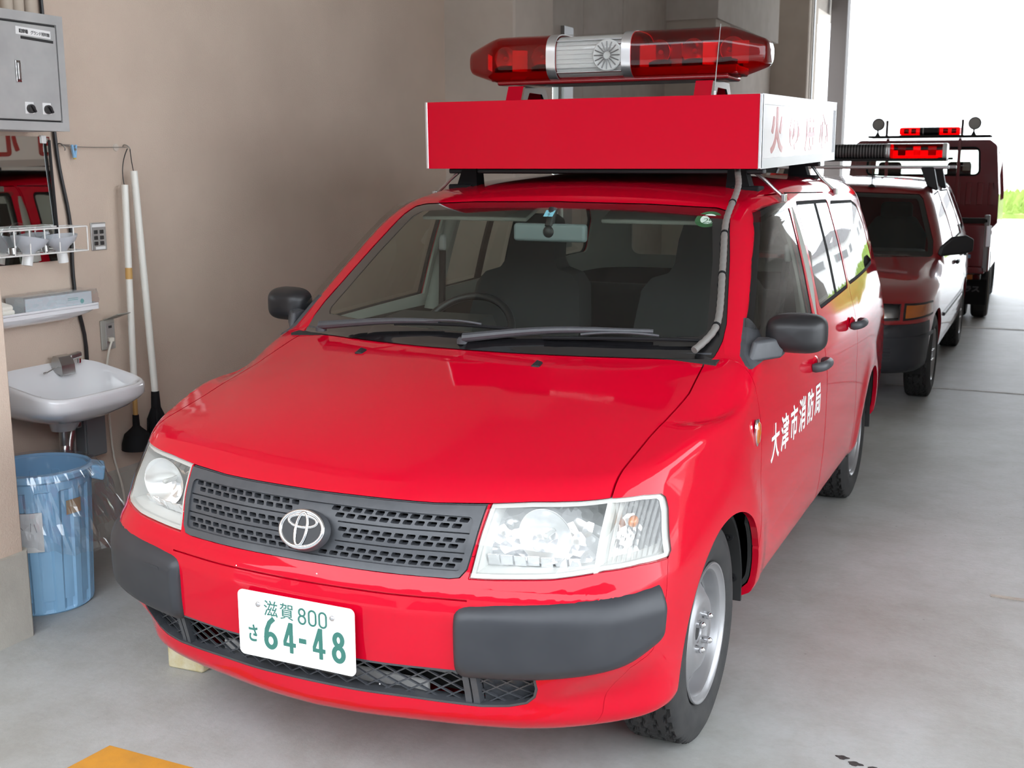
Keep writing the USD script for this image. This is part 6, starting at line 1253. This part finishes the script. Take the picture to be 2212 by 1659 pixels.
for s in (1, -1): 
    hs_ = obj('cab_seat', rb(TX + s * .38 - .22, TX + s * .38 + .22, CB0 + .16, CB0 + .28, .70, 1.32, .05), 'seat_cloth', cb); obj('headrest', rb(TX + s * .38 - .13, TX + s * .38 + .13, CB0 + .17, CB0 + .25, 1.34, 1.56, .04), 'trim_dark', hs_)
obj('seat_tag', bx(TX + .42, TX + .50, CB0 + .165, CB0 + .168, 1.46, 1.56), 'plate_grey', cb)
obj('cab_mirror', rb(TX + .06, TX + .24, CB1 - .28, CB1 - .26, 1.585, 1.615, .012), 'black_plastic', cb)
obj('roof_board', rb(TX - .62, TX + .70, CB0 + .02, CB0 + .42, 1.83, 1.855, .008), 'trim_dark', TRK)
ROT = [CB0 + .18, 1.905]
def sec3(x, k=1.0, n=32):
    a = np.linspace(0, 2 * np.pi, n, endpoint=False); c_, s_ = np.cos(a), np.sin(a)
    return np.stack([np.full(n, x), ROT[0] + .09 * k * np.sign(c_) * np.abs(c_) ** .6, ROT[1] + .046 * k * np.sign(s_) * np.abs(s_) ** .6], -1)
x0, x1 = TX - .285, TX + .37
tb = obj('light_bar', rb(x0, x1, ROT[0] - .07, ROT[0] + .07, 1.852, 1.862, .004), 'black_plastic', TRK)
obj('red_dome', loft([sec3(x0, .8), sec3(x0 + .02)] + [sec3(x) for x in np.linspace(x0 + .04, x0 + .22, 3)]), 'lens_red', tb); obj('red_dome', loft([sec3(x) for x in np.linspace(x1 - .23, x1 - .03, 3)] + [sec3(x1 - .02), sec3(x1, .8)]), 'lens_red', tb)
obj('centre_speaker', loft([sec3(x, .98) for x in (x0 + .22, x1 - .23)]), 'black_plastic', tb); obj('silver_band', loft([sec3(x, 1.02) for x in (x0 + .255, x0 + .265)]), 'lamp_white', tb)
obj('lamp_mirror', [xf(bx(-.03, .03, -.002, .002, -.03, .03), rz=a_, at=(x_, ROT[0] - .02, ROT[1])) for x_, a_ in ((x0 + .07, .4), (x0 + .15, -.3), (x1 - .16, .4), (x1 - .07, -.3))], 'reflector', tb)
for x, n_ in ((TX - .535, 'a'), (TX + .51, 'b')):
    sl_ = obj('search_lamp', xf(lathe([(0, -.055), (.03, -.05), (.055, -.025), (.068, .01), (.072, .03), (.066, .032), (.06, .02), (0, .0)], 32, 'y'), rz=np.pi + .25, at=(x, CB0 + .18, 1.985)), 'black_plastic', TRK)
    obj('lamp_glass', xf(lathe([(0, .02), (.064, .02), (.064, .024), (0, .028)], 32, 'y'), rz=np.pi + .25, at=(x, CB0 + .18, 1.985)), 'lamp_grey', sl_)
    obj('lamp_stem', [cyl((x, CB0 + .18, 1.855), (x, CB0 + .18, 1.915), .010, 10), lathe([(.03, 0), (.006, .05), (0, .05)], 12, 'z', (x, CB0 + .18, 1.855))], 'black_plastic', sl_)
for x in (TX - .43, TX + .39): obj('roof_post', rb(x - .014, x + .014, CB0 + .14, CB0 + .17, 1.84, 2.03, .006), 'post_dark', TRK)
obj('side_chain', tube(spline([(XR + .015, TY + .02, .70), (XR + .02, TY - .02, .45), (XR + .02, TY - .02, .08)], 14), .004, 6), 'wire_steel', TRK)
